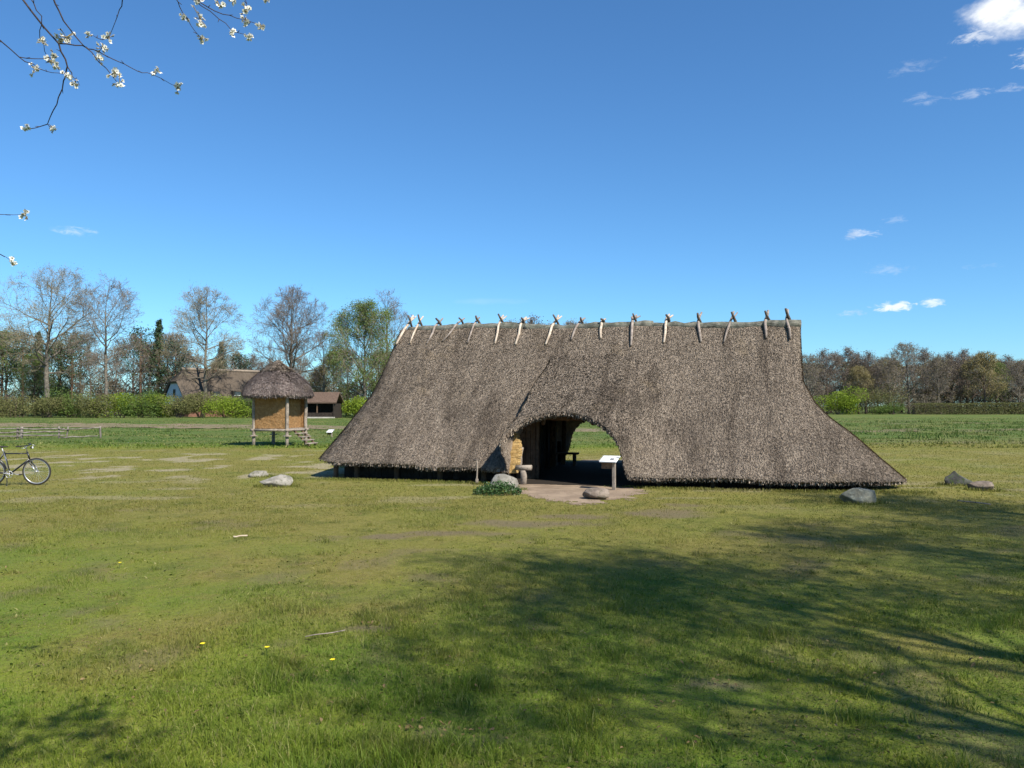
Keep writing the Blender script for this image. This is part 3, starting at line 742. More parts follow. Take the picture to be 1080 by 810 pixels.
# ------------------------------------------------------------------ granary hut on posts
c = G(293, 470.6); hut = thing('granary_hut', 'small square hut on wooden posts with loam walls and a pointed thatched roof', 'granary hut', (c.x-.1, c.y+.7, 0), R(-14))
S = 1.84/2
for (sx_, sy_) in ((-1, -1), (1, -1), (1, 1), (-1, 1)):
    m = MB(); m.tube(wavy((sx_*S, sy_*S, -.1), (sx_*S, sy_*S, 2.72), 6, .012, rng), .085, 10, wob=.05, rng=rng)
    po = m.obj('post', MAT['oldwood'], hut, smooth=True)
    m = MB(); m.tube([(sx_*S, sy_*S, .50), (sx_*S, sy_*S, .545)], .2, 12, wob=.1, rng=rng); m.obj('rat_guard', MAT['oldwood'], po)
for (a, b) in (((-1, -1), (1, -1)), ((1, -1), (1, 1)), ((1, 1), (-1, 1)), ((-1, 1), (-1, -1))):
    A_, B_ = Vector((a[0]*S, a[1]*S, 0)), Vector((b[0]*S, b[1]*S, 0)); mid = (A_+B_)/2; d = (B_-A_).normalized()
    ang = math.atan2(d.y, d.x); L_ = 2*S-.17; nrm = Vector((d.y, -d.x, 0))
    m = MB(); m.tube([A_-d*.15+Vector((0, 0, .80))-nrm*-.02, B_+d*.15+Vector((0, 0, .80))+nrm*.02], .065, 9, wob=.05, rng=rng); m.obj('floor_beam', MAT['oldwood'], hut, smooth=True)
    front_ = abs(nrm.y) > .5; hh = 1.78 if front_ else 1.45
    # daub panel as a lumpy sheet with thickness
    nx, nz_ = 26, 20; Vv = []
    for k in (0, 1):
        for j in range(nz_+1):
            for i in range(nx+1):
                w = (.03 if k == 0 else -.03)+(.022*(rng.random()-.3) if k == 0 else 0)
                q = mid+d*((i/nx-.5)*L_)+nrm*w+Vector((0, 0, .88+hh*j/nz_)); Vv.append(q)
    o1 = (nx+1)*(nz_+1)
    Q = []
    for j in range(nz_):
        for i in range(nx):
            e = j*(nx+1)+i; Q.append((e, e+1, e+nx+2, e+nx+1)); Q.append((o1+e, o1+e+nx+1, o1+e+nx+2, o1+e+1))
    top_ = [(nz_*(nx+1)+i) for i in range(nx+1)]
    for i in range(nx): Q.append((top_[i], top_[i+1], o1+top_[i+1], o1+top_[i]))
    m = MB(); m.add([q-nrm*.28 for q in Vv] if a == (1, -1) else Vv, Q); m.obj('wall', MAT['daub'], hut, smooth=True)
    m = MB()
    for z in ((2.42, 2.56) if not front_ else (2.69,)): m.tube(wavy(A_+d*.05+Vector((0, 0, z)), B_-d*.05+Vector((0, 0, z)), 4, .015, rng), .028, 7)
    m.obj('slatted_opening', MAT['oldwood'], hut, smooth=True)
    m = MB(); m.tube([A_-d*.2+Vector((0, 0, 2.72)), B_+d*.2+Vector((0, 0, 2.72))], .075, 8); m.obj('top_beam', MAT['brownwood'], hut, smooth=True)
m = MB()
for i in range(8): m.box((-S+.12+i*.22*.98, 0, .875), (.2, 2*S-.05, .03))
m.obj('floor', MAT['oldwood'], hut)
# steps at the right-hand side
stp = MB()
for s in (-.36, .36): stp.tube([(S+.12, s-.15, .80), (S+1.0, s-.15, .02)], .05, 7)
sto = stp.obj('stairs', MAT['brownwood'], hut, smooth=True)
for i in range(5):
    m = MB(); m.box((S+.16+.19*i, -.15, .80-.165*i), (.21, .95, .055), jit=.012, rng=rng); m.obj('step', MAT['oldwood'], sto, bevel=.01)
def pyramid_thatch(name, prof, mat, parent, n_ex, seed, nre, off=(0, 0)):
    nu = 96; V = []
    for (hw, z) in prof:
        for k in range(nu):
            a = 2*pi*k/nu+pi/4; cx, cy = cos(a), sin(a); s = (abs(cx)**n_ex+abs(cy)**n_ex)**(-1/n_ex)
            w = hw*(1+.03*(vn(cx*3+seed, cy*3+z, seed)-.5)*2)
            V.append((off[0]+cx*s*w, off[1]+cy*s*w, z+.03*(vn(cx*4+9, cy*4+z*2, seed+1)-.5)*2))
    V = np.array(V); rows = len(prof); I = np.arange(rows*nu).reshape(rows, nu); J = np.roll(I, -1, 1)
    q = np.stack([I[:-1].ravel(), J[:-1].ravel(), J[1:].ravel(), I[1:].ravel()], 1)
    rg = np.random.default_rng(seed)
    A, B, C, D = [V[q[:, i]] for i in range(4)]; ar = np.linalg.norm(np.cross(B-A, D-A), axis=1)+1e-6
    ar[:nu] = 1e-6
    idx = rg.choice(len(q), nre, p=ar/ar.sum()); u = rg.uniform(0, 1, (nre, 1)); v = rg.uniform(0, 1, (nre, 1))
    p = (A[idx]*(1-u)+B[idx]*u)*(1-v)+(D[idx]*(1-u)+C[idx]*u)*v
    nr = np.cross(B[idx]-A[idx], D[idx]-A[idx]); nr /= np.linalg.norm(nr, axis=1)[:, None]+1e-9
    dn = A[idx]-D[idx]; dn /= np.linalg.norm(dn, axis=1)[:, None]+1e-9; sd_ = np.cross(nr, dn)
    L_ = rg.uniform(.06, .14, (nre, 1)); w = rg.uniform(.014, .035, (nre, 1))
    a = p-nr*.01; tip = p+dn*L_+nr*rg.uniform(.01, .06, (nre, 1))+sd_*rg.normal(0, .02, (nre, 1))
    RV = np.stack([a-sd_*w/2, a+sd_*w/2, tip+sd_*w/2, tip-sd_*w/2], 1).reshape(-1, 3)
    me = mesh_np(name, np.concatenate([V, RV]), np.concatenate([q, len(V)+np.arange(len(RV)).reshape(-1, 4)]), mats=[mat])
    return link(name, me, parent)
hr = pyramid_thatch('roof', [(.9, 2.84), (1.42, 2.48), (1.52, 2.46), (1.57, 2.56), (1.49, 2.85), (1.36, 3.17), (1.10, 3.44), (.80, 3.70), (.5, 3.88)], MAT['hut_thatch'], hut, 3.0, 3, 16000, (-.14, 0))
pyramid_thatch('roof_cap', [(.72, 3.66), (.80, 3.68), (.78, 3.76), (.50, 3.94), (.27, 4.10), (.12, 4.24), (.03, 4.31)], MAT['cap_thatch'], hr, 3, 5, 3000, (-.14, 0))

# ------------------------------------------------------------------ rail fence at the left
MAT['fencewood'] = varied('fence_wood', (.13, .11, .095), (.25, .22, .19), (.06, .05, .045), 3, bump=(lambda t: t.noise(t.pos(), 12, 5), .8, .02))
f0, f1 = G(106, 462.0), G(-60, 463.2)
fe = thing('rail_fence', 'low weathered split-rail fence standing in the rough grass at the left edge', 'fence', f0)
fd = (f1-f0)
def fx(px): return (px-106)/(-60-106)
for px, h, lean, rr in ((106, .74, -.04, .06), (69, .72, .1, .05), (61, .74, 0, .055), (21, .72, .02, .09), (17, .68, 0, .07), (-22, .7, 0, .06), (-58, .7, 0, .06)):
    b = fd*fx(px); m = MB(); m.tube(wavy((b.x, b.y, -.1), (b.x+lean*1.0, b.y, h), 3, .01, rng), [rr*1.1, rr, rr, rr*.9], 8, wob=.1, rng=rng); m.obj('post', MAT['fencewood'], fe, smooth=True)
for a, b, za, zb in ((106, 64, .64, .52), (104, 64, .14, .06), (68, 19, .58, .60), (68, 19, .18, .20), (68, 19, .42, .38), (22, -22, .62, .58), (22, -22, .40, .36), (22, -22, .16, .15), (-20, -58, .55, .58), (-20, -58, .2, .2)):
    A_, B_ = fd*fx(a)+Vector((0, -.08, za)), fd*fx(b)+Vector((0, -.08, zb))
    m = MB(); P = wavy(A_, B_, 7, .03, rng); m.tube(P, [.035+rng.uniform(-.006, .01) for _ in P], 7, wob=.12, rng=rng); m.obj('rail', MAT['fencewood'], fe, smooth=True)

# ------------------------------------------------------------------ bicycle
MAT['black_paint'] = material('black_paint', lambda t: t.mix(t.noise(t.pos(), 12, 2), (.010, .010, .012), (.016, .016, .018)), .3, None, .5)
MAT['rubber'] = material('rubber', lambda t: t.mix(t.noise(t.pos(), 30, 3), (.022, .020, .018), (.05, .045, .04)), .8)
MAT['alloy'] = material('alloy', lambda t: t.mix(t.noise(t.pos(), 20, 2), (.55, .55, .56), (.68, .68, .69)), .35)
MAT['alloy'].node_tree.nodes['Principled BSDF'].inputs['Metallic'].default_value = .8
MAT['lamp_glass'] = material('lamp_glass', lambda t: t.mix(t.noise(t.pos(), 20, 2), (.7, .7, .7), (.8, .8, .8)), .15, None, .6)
MAT['red_glass'] = material('red_reflector', lambda t: t.mix(t.noise(t.pos(), 20, 2), (.45, .02, .01), (.6, .03, .02)), .25, None, .6)
cb = G(39, 512.0); bk = thing('bicycle', 'black bicycle with silver seat post parked on its stand at the left edge', 'bicycle', (cb.x, cb.y, gz(cb.x, cb.y)), R(6))
bk.rotation_euler = (R(4), 0, R(6))
WR = .345; WB = 1.07; F = Vector((0, 0, WR)); RW = Vector((-WB, 0, WR)); BBk = Vector((-WB+.44, 0, .29)); HT = Vector((-.205, 0, .80)); HB = Vector((-.165, 0, .66)); STp = Vector((-WB+.30, 0, .80))
for nm, cw in (('front', F), ('rear', RW)):
    hub = MB(); hub.tube([cw+Vector((0, -.05, 0)), cw+Vector((0, .05, 0))], .022, 12)
    wh = hub.obj('wheel', MAT['alloy'], bk, smooth=True)
    m = MB(); m.ring(cw, WR-.022, .021, n=48, m=8); m.obj('tyre', MAT['rubber'], wh, smooth=True)
    m = MB(); m.ring(cw, WR-.046, .012, n=48, m=6); m.obj('rim', MAT['alloy'], wh, smooth=True)
    m = MB()
    for k in range(32):
        a = 2*pi*k/32; s = 1 if k % 2 else -1; a2 = a+(.35 if (k//2) % 2 else -.35)
        m.tube([cw+Vector((cos(a2)*.02, s*.03, sin(a2)*.02)), cw+Vector((cos(a)*(WR-.05), 0, sin(a)*(WR-.05)))], .0016, 3, cap=False)
    m.obj('spokes', MAT['alloy'], wh)
m = MB()
m.tube([HT, STp], .016, 10); m.tube([HB, BBk], .021, 10); m.tube([STp+Vector((.012, 0, .05)), BBk], .017, 10); m.tube([HT+Vector((-.01, 0, .04)), HB+Vector((.01, 0, -.03))], .021, 10)
for s in (-1, 1):
    m.tube([BBk+Vector((0, s*.02, 0)), RW+Vector((0, s*.06, 0))], .011, 8); m.tube([STp+Vector((0, s*.015, 0)), RW+Vector((0, s*.06, 0))], .009, 8)
m.obj('frame', MAT['black_paint'], bk, smooth=True)
m = MB()
for s in (-1, 1): m.tube([HB+Vector((.01, s*.02, -.02)), HB+Vector((.03, s*.05, -.10)), HB.lerp(F, .55)+Vector((0, s*.055, 0)), F+Vector((0, s*.055, 0))], [.016, .018, .015, .010], 8)
m.tube([HB+Vector((.01, -.05, -.03)), HB+Vector((.01, .05, -.03))], .018, 8)
m.obj('fork', MAT['black_paint'], bk, smooth=True)
for s in (-1, 1):
    m = MB(); m.tube([HB.lerp(F, .52)+Vector((0, s*.057, 0)), F+Vector((0, s*.057, 0))], [.0155, .013], 8); m.obj('fork_leg', MAT['alloy'], bk, smooth=True)
m = MB(); m.tube([HT+Vector((-.012, 0, .03)), HT+Vector((-.04, 0, .16)), HT+Vector((.02, 0, .20))], .014, 8); m.obj('stem', MAT['alloy'], bk, smooth=True)
m = MB(); hbp = HT+Vector((.02, 0, .20)); m.tube([hbp+Vector((-.09, -.29, .01)), hbp+Vector((-.02, -.15, .01)), hbp, hbp+Vector((-.02, .15, .01)), hbp+Vector((-.09, .29, .01))], .012, 8)
hb = m.obj('handlebar', MAT['black_paint'], bk, smooth=True)
for s in (-1, 1):
    m = MB(); m.tube([hbp+Vector((-.15, s*.31, .01)), hbp+Vector((-.05, s*.24, .01))], .017, 8); m.obj('grip', MAT['rubber'], hb, smooth=True)
    m = MB(); m.tube([hbp+Vector((.0, s*.19, .0)), hbp+Vector((.05, s*.24, -.03)), hbp+Vector((-.02, s*.30, -.04))], .006, 6); m.obj('brake_lever', MAT['alloy'], hb, smooth=True)
m = MB(); m.tube([hbp+Vector((.05, 0, -.05)), hbp+Vector((.10, 0, -.05))], [.025, .035], 12); hl_ = m.obj('headlight', MAT['black_paint'], bk, smooth=True)
m = MB(); m.tube([hbp+Vector((.10, 0, -.05)), hbp+Vector((.106, 0, -.05))], [.033, .028], 12); m.obj('lens', MAT['lamp_glass'], hl_)
m = MB(); m.tube([STp, STp+Vector((-.045, 0, .15))], .0145, 8); m.tube([STp+Vector((.01, 0, .03)), STp.lerp(BBk, .9)], .0178, 8); m.obj('seat_post', MAT['alloy'], bk, smooth=True)
m = MB(); s0 = STp+Vector((-.045, 0, .17))
prof = [(-.14, .078, .03), (-.10, .085, .032), (-.03, .06, .028), (.05, .028, .024), (.13, .018, .018)]
V = []; 
for (x, w, h) in prof:
    for k in range(10): a = 2*pi*k/10; V.append(s0+Vector((x, cos(a)*w, sin(a)*h*(1 if sin(a) > 0 else .7))))
n = 10; m.add(V+[s0+Vector((-.16, 0, 0)), s0+Vector((.15, 0, 0))], [(i*n+k, i*n+(k+1) % n, (i+1)*n+(k+1) % n, (i+1)*n+k) for i in range(4) for k in range(n)], [(50, (k+1) % n, k) for k in range(n)]+[(51, 40+k, 40+(k+1) % n) for k in range(n)])
m.obj('saddle', MAT['rubber'], bk, smooth=True)
m = MB(); m.ring((BBk.x, -.055, BBk.z), .085, .006, n=30, m=6); m.tube([BBk+Vector((0, -.07, 0)), BBk+Vector((0, .07, 0))], .018, 10)
for k in range(5): a = 2*pi*k/5; m.tube([BBk+Vector((0, -.055, 0)), BBk+Vector((cos(a)*.083, -.055, sin(a)*.083))], .006, 5)
ck = m.obj('crankset', MAT['alloy'], bk, smooth=True)
m = MB(); m.tube([BBk+Vector((0, -.075, 0)), BBk+Vector((-.16, -.08, .04))], .011, 6); m.tube([BBk+Vector((0, .075, 0)), BBk+Vector((.16, .08, -.04))], .011, 6); m.obj('crank_arm', MAT['alloy'], ck)
for s in (-1, 1): m = MB(); m.box(BBk+Vector((s*.16, s*.13, -s*.04)), (.09, .085, .022)); m.obj('pedal', MAT['rubber'], ck, bevel=.004)
m = MB(); m.tube([(BBk.x, -.055, BBk.z+.085), (RW.x, -.055, RW.z+.035)], .005, 5); m.tube([(BBk.x, -.055, BBk.z-.085), (RW.x, -.055, RW.z-.035)], .005, 5); m.obj('chain', MAT['black_paint'], bk)
m = MB(); m.tube([BBk+Vector((-.06, -.03, -.03)), BBk+Vector((-.0, -.16, -.28))], .010, 6); m.obj('kickstand', MAT['black_paint'], bk)
for cw, a0, a1 in ((F, R(5), R(185)), (RW, R(10), R(200))):
    m = MB(); N_ = 20
    V = []; 
    for i in range(N_+1):
        a = a0+(a1-a0)*i/N_
        for (dy, dr) in ((-.028, 0), (0, .010), (.028, 0)):
            V.append(cw+Vector((cos(a)*(WR+.018+dr), dy, sin(a)*(WR+.018+dr))))
        for (dy, dr) in ((.028, -.003), (0, .007), (-.028, -.003)):
            V.append(cw+Vector((cos(a)*(WR+.018+dr), dy, sin(a)*(WR+.018+dr))))
    m.add(V, [(i*6+k, i*6+(k+1) % 6, (i+1)*6+(k+1) % 6, (i+1)*6+k) for i in range(N_) for k in range(6)]); 
    if cw is RW: m.obj('mudguard', MAT['black_paint'], bk, smooth=True)
m = MB()
for s in (-1, 1):
    m.tube([RW+Vector((.12, s*.05, WR+.08)), RW+Vector((-.25, s*.06, WR+.08))], .006, 6); m.tube([RW+Vector((0, s*.065, 0)), RW+Vector((-.18, s*.06, WR+.08))], .005, 6)
for x in (.1, -.05, -.2): m.tube([RW+Vector((x, -.05, WR+.08)), RW+Vector((x, .05, WR+.08))], .005, 6)
m.obj('luggage_rack', MAT['black_paint'], bk)
m = MB(); m.box(RW+Vector((-.28, 0, WR+.05)), (.02, .07, .04)); m.obj('rear_light', MAT['red_glass'], bk)

# ------------------------------------------------------------------ trees
def segs_mesh(S, n=3):
    """S: rows p0(3) p1(3) r0 r1 -> tapered prisms"""
    S = np.asarray(S); p0, p1, r0, r1 = S[:, :3], S[:, 3:6], S[:, 6:7], S[:, 7:8]
    d = p1-p0; d /= np.linalg.norm(d, axis=1)[:, None]+1e-9
    ref = np.where(np.abs(d[:, 2:3]) > .9, [[1, 0, 0]], [[0, 0, 1]]); a = np.cross(d, ref); a /= np.linalg.norm(a, axis=1)[:, None]+1e-9; b = np.cross(d, a)
    ang = 2*pi*np.arange(n)/n
    ring = lambda p, r: p[:, None, :]+(a[:, None, :]*np.cos(ang)[None, :, None]+b[:, None, :]*np.sin(ang)[None, :, None])*r[:, None, :]
    V = np.concatenate([ring(p0, r0), ring(p1, r1)], 1).reshape(-1, 3)
    B = np.arange(len(S))[:, None]*2*n; k = np.arange(n)
    q = np.stack([B+k, B+(k+1) % n, B+n+(k+1) % n, B+n+k], 2).reshape(-1, 4)
    return V, q
def grow(seed, H, RX, base=.2, limbs=13, sub=(7, 6, 4), trunk_r=.35, up=.16, wig=.15, low=78, high=12, rtwig=.018):
    rg = random.Random(seed); big = MB(); tw = []; tips = []
    cz = H*(base+1)/2; rz = H*(1-base)/2*1.02; 
    def room(p, d):
        x, y, z = p.x/RX, p.y/RX, (p.z-cz)/rz; dx, dy, dz = d.x/RX, d.y/RX, d.z/rz
        A = dx*dx+dy*dy+dz*dz; B = x*dx+y*dy+z*dz; C_ = x*x+y*y+z*z-1; D = B*B-A*C_
        if D <= 0: return 0
        return max(0, (-B+math.sqrt(D))/A)
    def branch(p, d, L, r, lev):
        n = (6, 5, 4, 3, 2)[lev]; P = [p.copy()]; q = p.copy(); dd = d.copy()
        for i in range(n):
            dd = (dd+Vector([rg.gauss(0, wig) for _ in range(3)])+Vector((0, 0, up*.22))).normalized()
            q = q+dd*L/n; P.append(q.copy())
        rr = [max(rtwig*.55, r*(1-.78*i/n)) for i in range(n+1)]
        if lev <= 1: big.tube(P, rr, 7 if lev == 0 else 5, cap=False)
        else:
            for i in range(n): tw.append((*P[i], *P[i+1], rr[i], rr[i+1]))
        if lev >= len(sub): tips.append(P[-1]); tips.append(P[len(P)//2]); return
        for k in range(sub[lev]):
            f = .22+.78*(k+rg.random())/sub[lev]; i = min(int(f*n), n-1); u = f*n-i
            s = P[i].lerp(P[min(i+1, n)], u); ax = (P[i+1]-P[i]).normalized()
            o = ax.orthogonal().normalized(); o.rotate(Matrix.Rotation(rg.uniform(0, 2*pi), 3, ax)) if False else None
            o = Matrix.Rotation(rg.uniform(0, 2*pi), 3, ax) @ o if o is not None else Matrix.Rotation(rg.uniform(0, 2*pi), 3, ax) @ ax.orthogonal().normalized()
            ang = R(rg.uniform(28, 62)); nd = (ax*cos(ang)+o*sin(ang)).normalized()
            Lc = min(L*rg.uniform(.40, .66)*(1.12-.40*f), room(s, nd)*rg.uniform(.9, 1.3)+.035*H*rg.uniform(.3, 1))
            if Lc > .12*(1 if H > 9 else .4): branch(s, nd, Lc, max(rtwig, rr[i]*.52), lev+1)
        tips.append(P[-1])
    # trunk
    nT = 12; P = [Vector((0, 0, -.2))]; top = H*rg.uniform(.72, .82); off = Vector()
    for i in range(1, nT+1): off += Vector((rg.gauss(0, .010*H/3), rg.gauss(0, .010*H/3), 0)); P.append(Vector((off.x, off.y, top*i/nT)))
    tr = [trunk_r*(1.35 if i == 0 else 1)*(1-.80*(i/nT)**1.1) for i in range(nT+1)]
    big.tube(P, tr, 10, wob=.05, rng=rg)
    for k in range(limbs):
        f = base+.06+(.97-base-.06)*((k+rg.random()*.7)/limbs)**.95; i = min(int(f*nT), nT-1); s = P[i].lerp(P[i+1], f*nT-i)
        g = (f-base)/(1-base); ang = R(low+(high-low)*g**.8+rg.uniform(-8, 8)); az_ = k*2.4+rg.uniform(-.5, .5)
        d = Vector((sin(ang)*cos(az_), sin(ang)*sin(az_), cos(ang)))
        branch(s, d, room(s, d)*rg.uniform(.8, .98), tr[i]*(.42+.2*rg.random()), 0)
    d = Vector((0, 0, 1)); branch(P[-1], d, room(P[-1], d)*.9, tr[-1], 0)
    return big, tw, tips
def bark(name, a, b): return varied(name, a, b, None, 2.5, bump=(lambda t: t.noise(t.scaled(t.pos(), (6, 6, 1.5)), 3, 5), .8, .05))
MAT['bark_grey'] = bark('grey_bark', (.10, .085, .068), (.19, .165, .13))
MAT['bark_brown'] = bark('brown_bark', (.075, .055, .042), (.13, .10, .078))
MAT['bark_pine'] = bark('pine_bark', (.13, .075, .05), (.19, .12, .085))
MAT['bark_cherry'] = bark('cherry_bark', (.035, .026, .026), (.075, .055, .052))
MAT['twig_ochre'] = varied('ochre_twig', (.19, .16, .105), (.26, .22, .15), None, 1, rough=.9)
MAT['twig_grey'] = varied('grey_twig', (.15, .125, .105), (.22, .185, .155), None, 1, rough=.9)
MAT['twig_purple'] = varied('purple_twig', (.135, .110, .096), (.185, .152, .130), None, 1, rough=.9)
MAT['bud_green'] = varied('young_green_leaf', (.095, .15, .028), (.14, .19, .045), None, 3, island=.3, rough=.6, translucent=.35)
MAT['bud_ochre'] = varied('ochre_bud', (.18, .16, .06), (.24, .19, .08), None, 3, island=.25, rough=.7, translucent=.3)
MAT['bud_red'] = varied('reddish_bud', (.145, .115, .085), (.185, .15, .11), None, 3, island=.2, rough=.7, translucent=.3)
MAT['needle'] = varied('pine_needle', (.020, .042, .018), (.042, .072, .030), None, 2, island=.25, rough=.7)
MAT['needle_grey'] = varied('spruce_needle', (.026, .046, .030), (.05, .075, .045), None, 2, island=.25, rough=.7)
MAT['bush_lime'] = varied('lime_leaf', (.13, .19, .016), (.20, .26, .028), None, 1.2, island=.35, rough=.6, translucent=.35)
MAT['bush_green'] = varied('hedge_leaf', (.060, .105, .020), (.105, .155, .030), (.12, .12, .05), .8, island=.35, rough=.6, translucent=.3)
MAT['bush_olive'] = varied('olive_leaf', (.095, .105, .035), (.14, .14, .05), (.11, .08, .05), .8, island=.3, rough=.7, translucent=.25)
MAT['bush_brown'] = varied('brown_thicket', (.095, .080, .056), (.145, .122, .085), (.085, .095, .04), .8, island=.3, rough=.8)

def make_tree(name, label, seed, H, RX, bk_, tw_, bud=None, nbud=0, bs=.18, group=None, loc=(0, 0, 0), rz=0, **kw):
    big, tw, tips = grow(seed, H, RX, **kw)
    r = thing(name, label, 'tree', loc, rz, group)
    big.obj('trunk', MAT[bk_], r, smooth=True)
    rg = np.random.default_rng(seed)
    V, q = segs_mesh(tw); mats = [MAT[tw_]]; mi = np.zeros(len(q), int)
    if bud:
        T = np.array([t[:] for t in tips]); k = rg.integers(0, len(T), nbud); P = T[k]+rg.normal(0, .42*H/20, (nbud, 3))
        a = rg.normal(0, 1, (nbud, 3)); a /= np.linalg.norm(a, axis=1)[:, None]; b = np.cross(a, rg.normal(0, 1, (nbud, 3))); b /= np.linalg.norm(b, axis=1)[:, None]+1e-9
        s = rg.uniform(.6, 1.3, (nbud, 1))*bs; LV_ = np.stack([P-a*s*.5, P+b*s*.35, P+a*s*.5, P-b*s*.35], 1).reshape(-1, 3)
        q = np.concatenate([q, len(V)+np.arange(nbud*4).reshape(-1, 4)]); V = np.concatenate([V, LV_]); mats.append(MAT[bud]); mi = np.concatenate([mi, np.ones(nbud, int)])
    link('crown', mesh_np('crown', V, q, mats=mats, midx=mi), r)
    return r
def ht(py, Y): return at(540, py, Y).z
def gx(px, Y): return at(px, 400, Y).x
def place(px, Y): return (gx(px, Y), Y, 0)
# the big bare trees left of the house
Y0 = 138
make_tree('oak_tree', 'tall broad tree with sparse yellowish twigs above the left end of the hedge', 11, ht(284, Y0), 9.0, 'bark_grey', 'twig_ochre', 'bud_ochre', 7000, .12, loc=place(52, Y0), base=.30, limbs=17, trunk_r=.50, sub=(9, 8, 6), low=82, high=34)
make_tree('oak_tree', 'bare grey tree, second tall one from the left above the hedge', 12, ht(294, Y0+2), 6.6, 'bark_grey', 'twig_grey', 'bud_ochre', 1500, .1, loc=place(113, Y0+2), base=.30, limbs=15, trunk_r=.36, sub=(9, 7, 6), low=78, high=30)
make_tree('oak_tree', 'bare ochre-twigged tree rising behind the thatched farmhouse roof', 15, ht(306, Y0+6), 7.2, 'bark_grey', 'twig_ochre', 'bud_ochre', 4200, .13, loc=place(214, Y0+6), base=.26, limbs=17, trunk_r=.38, sub=(9, 8, 6), low=78, high=34)
make_tree('oak_tree', 'round-crowned bare tree with purplish twigs rising above the small hut', 14, ht(306, Y0+2), 8.2, 'bark_grey', 'twig_purple', 'bud_red', 3000, .1, loc=place(307, Y0+2), base=.24, limbs=19, trunk_r=.48, sub=(9, 8, 7), low=82, high=36)
make_tree('beech_tree', 'fresh light green leafing tree next to the left end of the longhouse roof', 18, ht(322, Y0), 6.8, 'bark_grey', 'twig_ochre', 'bud_green', 26000, .2, loc=place(385, Y0), base=.12, limbs=20, trunk_r=.36, sub=(8, 7, 6), low=82)
make_tree('bare_tree', 'bare twiggy tree just behind the light green one by the longhouse roof', 19, ht(309, Y0+10), 5.2, 'bark_brown', 'twig_grey', 'bud_red', 1200, .1, loc=place(408, Y0+10), base=.2, limbs=13, trunk_r=.35, sub=(7, 6, 5))
make_tree('bare_tree', 'thin bare tree between the purplish round tree and the light green one', 20, ht(352, Y0+4), 4.6, 'bark_grey', 'twig_grey', 'bud_red', 600, .1, loc=place(342, Y0+4), base=.2, limbs=11, trunk_r=.25, sub=(7, 6, 4))
make_tree('bare_tree', 'half-hidden bare grey tree at the very left edge of the picture', 21, ht(300, Y0+8), 6.5, 'bark_grey', 'twig_grey', None, 0, loc=place(-22, Y0+8), base=.28, limbs=12, trunk_r=.4, sub=(7, 6, 4))
# prototypes for the woods
WOODS = {}
def proto(key, *a, **k): WOODS[key] = [make_tree(*a, **k), False]
GL = 'leafless brown and grey trees packed in the woodland'
proto('brown', 'woodland_tree', 'x', 31, 16, 5.2, 'bark_brown', 'twig_purple', 'bud_red', 5000, .22, base=.15, limbs=15, trunk_r=.3, sub=(7, 6, 5), low=70, rtwig=.026)
proto('grey', 'woodland_tree', 'x', 32, 16, 4.6, 'bark_grey', 'twig_grey', 'bud_ochre', 2200, .18, base=.15, limbs=14, trunk_r=.3, sub=(7, 6, 5), low=66, rtwig=.026)
proto('olive', 'woodland_tree', 'x', 33, 16, 5.0, 'bark_brown', 'twig_ochre', 'bud_ochre', 9000, .24, base=.2, limbs=14, trunk_r=.3, sub=(7, 6, 4), low=66, rtwig=.026)
proto('green', 'woodland_tree', 'x', 34, 16, 4.8, 'bark_brown', 'twig_ochre', 'bud_green', 8000, .24, base=.15, limbs=14, trunk_r=.28, sub=(7, 6, 4), low=64, rtwig=.026)
def wood(kind, px, Y, top, label, group, wide=1.0, rz=None):
    r, used = WOODS[kind]; H = ht(top, Y); sc = H/16; rg = random.Random(int(px*7+Y)); rz = rg.uniform(0, 6.28)
    loc = (gx(px, Y), Y, -.1)
    if not used:
        WOODS[kind][1] = True; r.location = loc; r.rotation_euler = (0, 0, rz); r.scale = (sc*wide, sc*wide, sc); r['label'] = label; r['group'] = group; return r
    o = dup(r, loc, rz, sc, label, group, wide); return o
# right-hand wood beyond the pasture
gR = 'bare woodland trees beyond the pasture on the right'
TONE = {'brown': 'brownish bare', 'grey': 'greyish bare', 'olive': 'ochre-twigged', 'green': 'faintly green'}
ORD = 'first second third fourth fifth sixth seventh eighth ninth tenth eleventh twelfth'.split()
CNT = {}
def nth(key):
    CNT[key] = CNT.get(key, 0)+1; return ORD[CNT[key]-1]
row = [('grey', 852, 374, 1), ('brown', 872, 371, 1.1), ('brown', 893, 369, 1.15), ('brown', 913, 373, 1.1), ('olive', 905, 388, 1), ('olive', 925, 385, 1.1), ('grey', 938, 376, 1.0), ('grey', 958, 362, 1.1),
       ('brown', 976, 370, 1.0), ('grey', 990, 377, 1.0), ('brown', 1003, 374, 1.1), ('brown', 1020, 371, 1.15), ('olive', 1038, 374, 1.1), ('green', 1050, 384, 1.0), ('brown', 1060, 377, 1.1), ('grey', 1074, 380, 1.1),
       ('brown', 1090, 378, 1.1), ('olive', 1108, 380, 1.1), ('grey', 1130, 378, 1.1), ('brown', 1155, 375, 1.1)]
row.sort(key=lambda q: q[1])
for i, (k, px, top, w) in enumerate(row):
    wood(k, px, 190+(i % 3)*7, top, nth('R'+k)+' '+TONE[k]+' tree from the left along the front of the right-hand wood', 'front trees of the right-hand wood, '+TONE[k], w)
for i in range(26):
    px = 838+i*12.5; k = ('brown', 'grey', 'olive')[i % 3]
    wood(k, px, 212+(i*37 % 5)*5, 381+(i*13 % 4)*2, TONE[k]+' tree deep in the wood beyond the right-hand pasture', 'inner trees of the right-hand wood, '+TONE[k], 1.2)
